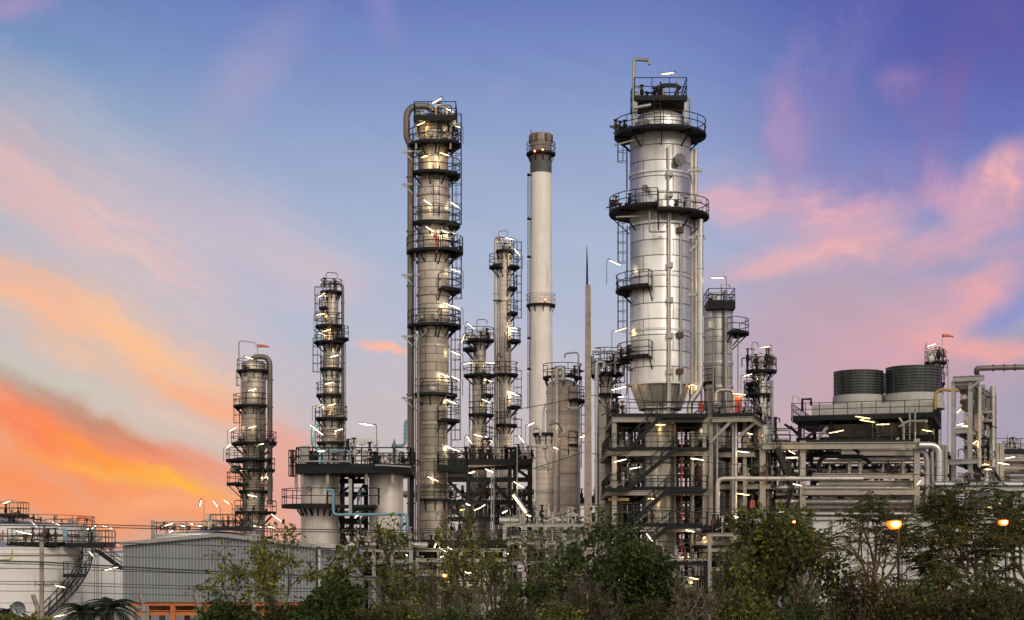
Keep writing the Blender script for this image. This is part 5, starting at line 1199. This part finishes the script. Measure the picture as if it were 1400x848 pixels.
TR = [
 ('broad','slender pale green sapling in front of the left half of the warehouse wall',312,736,78,61,1,'lf_pale',dict(bark='bark2',leaves=9,size=0.14,trunk=.05,low=.12,gap=0.4,spread=30)),
 ('broad','taller pale green young tree in front of the right half of the warehouse wall',392,711,100,59,2,'lf_pale',dict(bark='bark2',leaves=10,size=0.14,trunk=.07,low=.2,gap=0.35,spread=34,base_px=380)),
 ('broad','mid green tree rising in front of the right grey drum',522,706,105,64,3,'lf_mid',dict(leaves=13,size=0.13,gap=0.35,low=.3)),
 ('broad','drooping olive green bush against the lean-to shed',458,757,64,62,4,'lf_mid',dict(leaves=10,size=0.15,droop=.8,base=3,gap=0.2)),
 ('broad','dark dense rounded bush at the right foot of the warehouse',448,788,98,56,5,'lf_dark',dict(leaves=20.4,size=.11,base=4,low=.05,name='bush',cat='bush')),
 ('broad','sparse brown branchy tree below the tallest left column',585,752,110,60,6,'lf_mid',dict(leaves=3,size=.12,gap=0.5,depth=5,trunk=.09,low=.2)),
 ('broad','light olive tree whose top covers the foot of the black frame',638,687,80,72,7,'lf_pale',dict(leaves=12,size=0.13,gap=0.3,low=0.5)),
 ('broad','grey green see-through tree left of the yellowish lamp post',682,748,80,63,8,'lf_mid',dict(leaves=4,size=.12,gap=0.5,depth=5,low=.25)),
 ('broad','mid green bushy tree around the yellowish lamp post',745,714,112,66,9,'lf_mid',dict(leaves=11,size=.13,gap=0.35,low=.3)),
 ('broad','large dark green dome shaped tree at the foot of the concrete pole',818,698,205,61,10,'lf_dark',dict(gap=0.2,leaves=24,size=.15,low=0.36,depth=4,spread=42)),
 ('broad','dark green low tree leaning right below the zigzag stairs',890,734,80,60,11,'lf_dark',dict(leaves=22.5,size=.14,low=.4,base=2)),
 ('broad','almost bare brown thicket tree below the dark domed tree',800,778,120,56,12,'lf_dry',dict(leaves=2.2,size=.10,gap=0.5,depth=5,base=3,low=.1)),
 ('broad','bare twiggy tree with a few yellow leaves below the stair structure',962,768,110,58,13,'lf_dry',dict(bark='bark2',leaves=2,size=.12,gap=0.5,depth=5,base=3,low=.1)),
 ('broad','leafy bright green bush tree below the raised bay with red panels',1085,681,150,63,14,'lf_mid',dict(leaves=17,size=0.18,gap=0.3,low=.3,base=2)),
 ('broad','small yellow green sapling left of the leafy bright green bush tree',1010,742,70,60,15,'lf_mid',dict(leaves=8,size=.13,gap=0.35,base=2,low=.1)),
 ('feather','open feathery tree with bare dark limbs right around the big orange street lamp',1205,664,185,59,16,'lf_feather',dict(leaves=3.6,size=0.13,gap=0.4,spread=46,trunk=.09,low=.45,depth=4,base_px=1228)),
 ('feather','dense feathery dark green tree between the two orange street lamps at right',1310,650,160,61,17,'lf_feather',dict(leaves=6,size=0.13,spread=44,low=.3,gap=0.15)),
 ('feather','dark feathery tree cut off by the right edge of the picture',1395,655,130,64,18,'lf_feather',dict(gap=0.1,leaves=7,size=0.13,spread=44,low=.25)),
 ('broad','reddish brown twiggy bush in front of the white building',1180,755,120,57,19,'lf_dry',dict(leaves=3.6,size=.11,gap=0.40,depth=5,base=3,low=.1)),
 ('broad','dull green undergrowth bush right of the big orange street lamp',1270,762,110,57,20,'lf_dark',dict(leaves=9.6,size=.12,gap=0.30,base=4,low=.08,name='bush',cat='bush')),
 ('broad','dull green undergrowth bush in the lower right corner',1365,758,110,57,21,'lf_dark',dict(leaves=9.6,size=.12,gap=0.30,base=4,low=.08,name='bush',cat='bush')),
 ('broad','olive low bush at the bottom below the leafy bright green bush tree',1095,775,120,55,22,'lf_dark',dict(leaves=4,size=.12,gap=0.4,base=4,low=.08,name='bush',cat='bush')),
 ('broad','brown and olive low bush at the bottom between the two twiggy thickets',890,806,90,54,23,'lf_dry',dict(leaves=5.4,size=.10,gap=0.35,base=4,depth=5,low=.05,name='bush',cat='bush')),
 ('broad','low brown bush at the bottom below the see-through grey green tree',700,812,110,54,24,'lf_dry',dict(leaves=5.4,size=.10,gap=0.35,base=4,depth=5,low=.05,name='bush',cat='bush')),
 ('broad','low olive bush at the bottom below the mid green drum tree',545,806,100,55,25,'lf_mid',dict(leaves=4,size=.11,gap=0.4,base=4,depth=5,low=.05,name='bush',cat='bush')),
 ('broad','low green bush under the slender sapling by the warehouse columns',318,812,95,58,26,'lf_dark',dict(leaves=9.6,size=.11,base=4,low=.05,name='bush',cat='bush')),
 ('broad','scrubby brown bush at the trunk of the taller young tree',388,818,60,57,27,'lf_dry',dict(leaves=5.4,size=.10,base=4,low=.05,name='bush',cat='bush')),
 ('broad','yellow green bush in the bottom left corner under the satellite dish',28,836,80,62,28,'lf_pale',dict(leaves=13.2,size=.13,base=4,low=.05,name='bush',cat='bush')),
 ('broad','olive low bush at the bottom under the lamp post tree',765,815,100,53,29,'lf_mid',dict(leaves=4,size=.11,gap=0.4,base=4,depth=5,low=.05,name='bush',cat='bush')),
 ('broad','brown low bush at the bottom below the dense feathery tree',1325,800,110,54,30,'lf_dry',dict(leaves=5.4,size=.11,gap=0.30,base=4,depth=5,low=.05,name='bush',cat='bush')),
 ('broad','brown low bush at the bottom under the big orange street lamp',1222,800,90,54,31,'lf_dry',dict(leaves=5.4,size=.11,gap=0.30,base=4,depth=5,low=.05,name='bush',cat='bush')),
 ('broad','green low bush at the bottom under the raised bay, beside the yellow leaved twigs',1020,800,90,54,32,'lf_mid',dict(leaves=4,size=.11,gap=0.4,base=4,depth=5,low=.05,name='bush',cat='bush')),
 ('broad','brown see-through bush at the bottom just right of the dense dark bush',502,820,80,55,33,'lf_dry',dict(leaves=4.8,size=.10,gap=0.35,base=4,depth=5,low=.05,name='bush',cat='bush')),
 ('broad','dark scrub bush at the bottom below the brown branchy tree',615,822,90,54,34,'lf_dark',dict(leaves=5,size=.10,gap=0.35,base=4,depth=5,low=.05,name='bush',cat='bush')),
]
for kind,label,px,top_,w,Y,seed,leaf,kw in TR: tree(kind,label,px,top_,w,Y,seed,leaf,**kw)
def palm(label, px, top_, Y, s, seed):
    rnd = random.Random(seed); x = X(px,Y); z = Z(top_,Y)-1.0*s; t = thing('palm_tree', label, 'palm', (x,Y,0), 'palms by the tanks')
    MB().tube([(x,Y,0),(x+.05,Y,z*.5),(x,Y,z)],[.2*s,.15*s,.12*s],8).build('trunk',M['bark'],t); cr = MB()
    for i in range(48):
        a = rnd.uniform(0,2*PI); el = rnd.uniform(-.3,1.35); L_ = rnd.uniform(1.3,1.9)*s; o = Vector((math.cos(a),math.sin(a),0)); sd = Vector((-o.y,o.x,0)); prev = None
        for q in range(15):
            f = q/14; p = Vector((x,Y,z))+o*(L_*f*math.cos(el*(1-f*.5)))+Vector((0,0,L_*(f*math.sin(el)-.75*f*f)))
            if prev is not None:
                for sgn in (-1,1):
                    b = len(cr.v); l = .42*s*(1.05-abs(f-.45)); tip = p+sd*sgn*l*.8+(p-prev).normalized()*l*.5+Vector((0,0,-.28*l)); w = (p-prev).normalized()*.05*s
                    cr.v += [p-w, p+w, tip]; cr.face([b,b+1,b+2])
                b = len(cr.v); u = Vector((0,0,.02*s)); cr.v += [prev-u,p-u,p+u,prev+u]; cr.face([b,b+1,b+2,b+3])
            prev = p
    cr.build('fronds',M['lf_palm'],t)
palm('left palm with dark fronds at the foot of the tank stair', 114, 814, 74, .75, 1)
palm('right palm with dark fronds at the left corner of the warehouse', 152, 806, 75, .85, 2)
palm('small palm half hidden beside the satellite dish', 12, 822, 76, .6, 3)
# rough grass under the trees
gr = MB(); rnd = random.Random(5)
for i in range(9000):
    y = rnd.uniform(48,96); x = X(rnd.uniform(-60,1460),y); h = rnd.uniform(.15,.6); a = rnd.uniform(0,2*PI); b = len(gr.v)
    gr.v += [Vector((x,y,-.02)),Vector((x+.05*math.cos(a),y+.05*math.sin(a),-.02)),Vector((x+rnd.gauss(0,.12),y+rnd.gauss(0,.12),h))]; gr.face([b,b+1,b+2])
o = gr.build('rough_grass',M['lf_mid']); o['kind'] = 'stuff'

# the plant grid is skewed to the view: these blocks stand turned clockwise
COOL.rotation_euler.z = R_(-17); TOWER.rotation_euler.z = R_(-23); BAY.rotation_euler.z = R_(-15)

# ================================================================== SKY
W = bpy.data.worlds.new('World'); bpy.context.scene.world = W; W.use_nodes = True
nt = W.node_tree; nt.nodes.clear()
tc = N(nt,'ShaderNodeTexCoord'); sep = N(nt,'ShaderNodeSeparateXYZ'); L(nt,tc.outputs['Generated'],sep.inputs[0])
def math_(op,a,b=None,c=None,clamp=False):
    n = nt.nodes.new('ShaderNodeMath'); n.operation = op; n.use_clamp = clamp
    for i,v in enumerate((a,b,c)):
        if v is None: continue
        if isinstance(v,(int,float)): n.inputs[i].default_value = v
        else: L(nt,v,n.inputs[i])
    return n.outputs[0]
az = math_('ARCTAN2',sep.outputs[0],sep.outputs[1]); el = math_('ARCSINE',sep.outputs[2])
cb = N(nt,'ShaderNodeCombineXYZ'); L(nt,az,cb.inputs[0]); L(nt,el,cb.inputs[1])
def AE(px,py):
    a = math.atan((px-CX)/F); return a, math.atan((CY-py)/F*math.cos(a))
def noise(scale, rot=0, loc=(0,0,0), detail=6., rough=.6, src=None, dist=0.):
    mp = N(nt,'ShaderNodeMapping'); mp.vector_type='POINT'; L(nt,src or cb.outputs[0],mp.inputs[0])
    mp.inputs['Rotation'].default_value = (0,0,R_(rot)); mp.inputs['Scale'].default_value = (1,1,1); mp.inputs['Location'].default_value = loc
    m2 = N(nt,'ShaderNodeMapping'); L(nt,mp.outputs[0],m2.inputs[0]); m2.inputs['Scale'].default_value = (*scale,1)
    n = N(nt,'ShaderNodeTexNoise',Scale=1.,Detail=detail,Roughness=rough,Distortion=dist); L(nt,m2.outputs[0],n.inputs['Vector']); return n
wn = noise((14,14),0,(3.1,1.7,.4),4.,.55)
v1 = N(nt,'ShaderNodeVectorMath',operation='SUBTRACT'); L(nt,wn.outputs['Color'],v1.inputs[0]); v1.inputs[1].default_value = (.5,.5,.5)
v2 = N(nt,'ShaderNodeVectorMath',operation='SCALE'); L(nt,v1.outputs[0],v2.inputs[0]); v2.inputs['Scale'].default_value = .045
v3 = N(nt,'ShaderNodeVectorMath',operation='ADD'); L(nt,cb.outputs[0],v3.inputs[0]); L(nt,v2.outputs[0],v3.inputs[1])
WP = v3.outputs[0]
def rmp(n,lo,hi): 
    r = N(nt,'ShaderNodeMapRange',interpolation_type='SMOOTHSTEP'); L(nt,n.outputs['Fac'],r.inputs[0]); r.inputs[1].default_value = lo; r.inputs[2].default_value = hi; return r.outputs[0]
TX = {'L': rmp(noise((8,64),25,(.3,.8,0),9.,.66,WP),.33,.64), 'R': rmp(noise((11,38),-14,(5.,2.,1.),9.,.68,WP),.36,.64), 'P': rmp(noise((26,20),0,(9.,4.,2.),8.,.66,WP),.38,.64), 'S': rmp(noise((5,9),15,(2.,7.,3.),4.,.5),.3,.65), 'V': rmp(noise((40,14),0,(1.,3.,8.),7.,.65,WP),.36,.66)}
def vr(px_stops):
    """vertical ramp by elevation (photo rows at the picture's middle)"""
    r = nt.nodes.new('ShaderNodeValToRGB'); e = r.color_ramp.elements
    st = sorted([((CY-y)/F/.5, c) for y,c in px_stops]); 
    while len(e) < len(st): e.new(.5)
    for q,(p,c) in zip(e,st): q.position = max(0,min(1,p)); q.color = (*srgb(c),1)
    f = math_('DIVIDE',math_('TANGENT',el),.5,None,True); L(nt,f,r.inputs[0]); return r.outputs[0]
base_c = vr([(775,(196,172,172)),(640,(198,183,184)),(540,(192,188,198)),(450,(182,188,208)),(330,(170,183,209)),(200,(149,166,203)),(90,(124,144,197)),(0,(106,124,188)),(-250,(50,74,150)),(-375,(42,62,130))])
base_r = vr([(775,(176,152,160)),(640,(174,160,174)),(540,(168,160,182)),(450,(160,162,192)),(330,(144,151,198)),(200,(106,120,189)),(90,(80,94,176)),(0,(74,82,162)),(-250,(48,60,132)),(-375,(40,52,120))])
base_l = vr([(775,(205,165,150)),(640,(222,176,150)),(540,(205,190,180)),(450,(196,190,192)),(330,(185,185,200)),(200,(158,174,196)),(90,(122,150,194)),(0,(112,132,186)),(-250,(60,80,150)),(-375,(46,64,130))])
def mr(src,a,b):
    r = N(nt,'ShaderNodeMapRange',interpolation_type='SMOOTHSTEP'); L(nt,src,r.inputs[0]); r.inputs[1].default_value=a; r.inputs[2].default_value=b; return r.outputs[0]
col = mixc(nt,mr(az,AE(820,700)[0],AE(1300,700)[0]),base_c,base_r)
col = mixc(nt,mr(az,AE(420,700)[0],AE(20,700)[0]),col,base_l)
def stroke(px,py,ang,ln,wd,c,op,tex=None,tw=.7,soft=.75,warp=True):
    global col
    a,e = AE(px,py); mp = N(nt,'ShaderNodeMapping'); mp.vector_type='TEXTURE'; L(nt,WP if warp else cb.outputs[0],mp.inputs[0])
    mp.inputs['Location'].default_value = (a,e,0); mp.inputs['Rotation'].default_value = (0,0,R_(-ang)); mp.inputs['Scale'].default_value = (ln/F,wd/F,1)
    gt = N(nt,'ShaderNodeTexGradient',gradient_type='SPHERICAL'); L(nt,mp.outputs[0],gt.inputs[0])
    f = mr(gt.outputs['Fac'],0,soft)
    if tex: f = math_('MULTIPLY',f,math_('MULTIPLY_ADD',TX[tex],tw*1.25,1-tw))
    f = math_('MULTIPLY',f,op,None,True)
    col = mixc(nt,f,col,(*srgb(c),1))
S = stroke
# pale haze and faint pinks
S(560,560,0,520,170,(205,188,188),.45,None,.5,1)
S(330,330,24,300,110,(214,190,196),.55,'S',.6,1); S(430,375,10,130,50,(222,190,192),.5,'S',.6,1)
S(330,110,-52,210,60,(176,164,196),.55,'S',.5,1); S(10,6,-10,90,30,(176,150,190),.7,'S',.4,1); S(512,8,40,60,35,(160,145,195),.6,'S',.5,1); S(680,130,-40,40,22,(150,155,200),.5,'S',.4,1)
S(30,150,50,160,60,(176,172,190),.6,'S',.5,1); S(170,230,36,260,70,(196,186,198),.6,'L',.6,1)
# left: descending salmon and orange bands
S(110,290,33,360,85,(238,194,182),.8,'L',.55,1); S(30,240,38,140,50,(232,180,178),.6,'L',.5,1)
S(250,430,26,260,60,(214,190,190),.5,'L',.5,1)
S(165,480,27,360,95,(252,194,148),.95,'L',.6,.9); S(300,560,26,170,34,(252,172,132),.8,'L',.5,.9); S(40,400,30,150,50,(250,178,140),.7,'L',.5,.9)
S(110,560,19,330,50,(206,200,186),.85,'L',.35,.9)
S(90,568,21,250,32,(158,144,132),.7,'L',.6,1)
S(110,650,16,420,105,(248,152,100),1.0,'L',.32,.6)
S(45,588,26,170,42,(253,124,76),.85,'L',.5,.9); S(240,628,15,170,28,(246,134,96),.8,'L',.55,.9)
S(130,585,20,190,26,(178,118,98),.5,'L',.65,1)
S(200,650,13,200,20,(255,184,52),.9,'L',.6,.9); S(130,620,22,120,18,(255,150,50),.8,'L',.5,.9)
S(60,660,8,190,36,(250,142,88),.6,'L',.6,.9); S(250,690,5,220,26,(250,168,120),.8,'L',.4,.9)
S(130,722,2,360,26,(216,166,142),.8,None,.3,1); S(150,752,0,420,26,(186,160,166),.85,None,.3,1)
S(392,650,10,80,90,(238,160,140),.7,'S',.3,1); S(395,605,15,60,30,(232,165,152),.6,'S',.4,1)
S(530,476,20,46,12,(252,184,162),.95,'L',.3,.8); S(640,500,0,160,60,(206,184,190),.35,'S',.5,1)
# right: pink cirrus
S(1130,460,-12,360,190,(193,163,178),.9,'S',.35,1); S(1040,600,0,240,130,(204,168,172),.7,'S',.3,1); S(1250,520,-10,220,80,(212,162,168),.65,'S',.4,1)
S(1110,280,7,190,70,(240,176,182),.9,'R',.65,1); S(1000,275,-4,110,30,(232,178,186),.7,'R',.5,.9)
S(1185,345,-2,280,40,(243,178,176),.85,'R',.65,1); S(1050,366,-10,110,20,(240,178,178),.7,'R',.5,.9); S(1340,322,-22,150,38,(238,166,172),.7,'R',.6,1)
S(1335,410,-36,190,38,(244,170,168),.8,'R',.6,1); S(1220,450,-20,170,50,(224,164,174),.7,'R',.5,.9)
S(1385,250,-38,110,55,(248,180,176),.95,'P',.5,.8); S(1300,265,20,120,40,(220,160,182),.8,'P',.7,.9); S(1200,232,0,160,40,(150,140,195),.5,'P',.7,1)
S(1360,475,6,150,34,(246,168,158),.75,'R',.6,1)
S(1110,140,-60,190,95,(152,136,190),.9,'V',.85,1); S(1085,175,-70,80,45,(186,154,192),.6,'V',.85,1); S(1230,200,-30,160,90,(140,124,186),.7,'V',.85,1); S(1240,115,0,48,40,(172,140,186),.75,'V',.8,1); S(1310,120,0,60,60,(140,112,172),.6,'V',.8,1)
S(1350,60,-30,300,170,(106,92,160),.6,'V',.6,1); S(1170,60,-60,200,90,(108,108,178),.5,'V',.7,1)
S(1380,410,-40,90,30,(122,140,206),.6,'R',.6,1)
fine = noise((7,60),22,(4.,1.,6.),10.,.7)
col = mixc(nt,1.0,col,ramp(nt,fine.outputs['Fac'],[(.25,(.95,.95,.965)),(.75,(1.045,1.04,1.03))]),'MULTIPLY')
# behind the camera: bright warm-white after-glow that lights the plant
rear = mr(sep.outputs[1],.20,-.62)
REAR = 1.0
rr_ = nt.nodes.new('ShaderNodeValToRGB'); e_ = rr_.color_ramp.elements; e_.new(.1); e_.new(.3)
for q_,(p_,c_) in zip(e_,((0,(.50,.44,.38)),(.12,(1.05,.95,.83)),(.33,(1.62,1.51,1.36)),(1,(.42,.45,.52)))): q_.position = p_; q_.color = (*c_,1)
L(nt,el,rr_.inputs[0]); rc = rr_.outputs[0]
cl = mixc(nt,math_('MULTIPLY',TX['S'],.35),rc,(1.45,1.15,.92,1))
col = mixc(nt,rear,col,cl)
SUN_EL, SUN_AZ = 30., 150.      # sun lamp comes from behind the camera, to the right; azimuth from +Y clockwise
sk = N(nt,'ShaderNodeTexSky'); sk.sky_type='NISHITA'; sk.sun_disc=False; sk.sun_elevation=R_(SUN_EL); sk.sun_rotation=R_(SUN_AZ)
b1 = N(nt,'ShaderNodeBackground'); L(nt,col,b1.inputs[0]); b1.inputs[1].default_value = .97
b2 = N(nt,'ShaderNodeBackground'); L(nt,sk.outputs[0],b2.inputs[0]); b2.inputs[1].default_value = .004
ad = N(nt,'ShaderNodeAddShader'); L(nt,b1.outputs[0],ad.inputs[0]); L(nt,b2.outputs[0],ad.inputs[1])
ow = N(nt,'ShaderNodeOutputWorld'); L(nt,ad.outputs[0],ow.inputs[0])
W.cycles.sampling_method = 'MANUAL'; W.cycles.sample_map_resolution = 512
sl = bpy.data.lights.new('sun','SUN'); sl.energy = 1.5; sl.angle = R_(14); sl.color = (1,.90,.77)
so = bpy.data.objects.new('sun',sl); C.objects.link(so)
d = Vector((math.sin(R_(SUN_AZ))*math.cos(R_(SUN_EL)),math.cos(R_(SUN_AZ))*math.cos(R_(SUN_EL)),math.sin(R_(SUN_EL))))
so.rotation_euler = d.to_track_quat('Z','Y').to_euler(); so.location = (0,-40,60)

# ================================================================== CAMERA
cam = bpy.data.cameras.new('camera'); cam.sensor_width = 36; cam.lens = 36*F/1400; cam.shift_y = (CY-424)/1400; cam.clip_end = 4000; cam.clip_start = .5
co = bpy.data.objects.new('camera',cam); C.objects.link(co); co.location = (0,0,EYE); co.rotation_euler = (PI/2,0,0)
S_ = bpy.context.scene; S_.camera = co
S_.view_settings.view_transform = 'Standard'; S_.view_settings.look = 'None'; S_.view_settings.exposure = 0; S_.view_settings.gamma = 1
S_.cycles.use_denoising = True; S_.cycles.max_bounces = 5; S_.cycles.diffuse_bounces = 3; S_.cycles.glossy_bounces = 3; S_.cycles.transparent_max_bounces = 4
S_.cycles.sample_clamp_indirect = 4
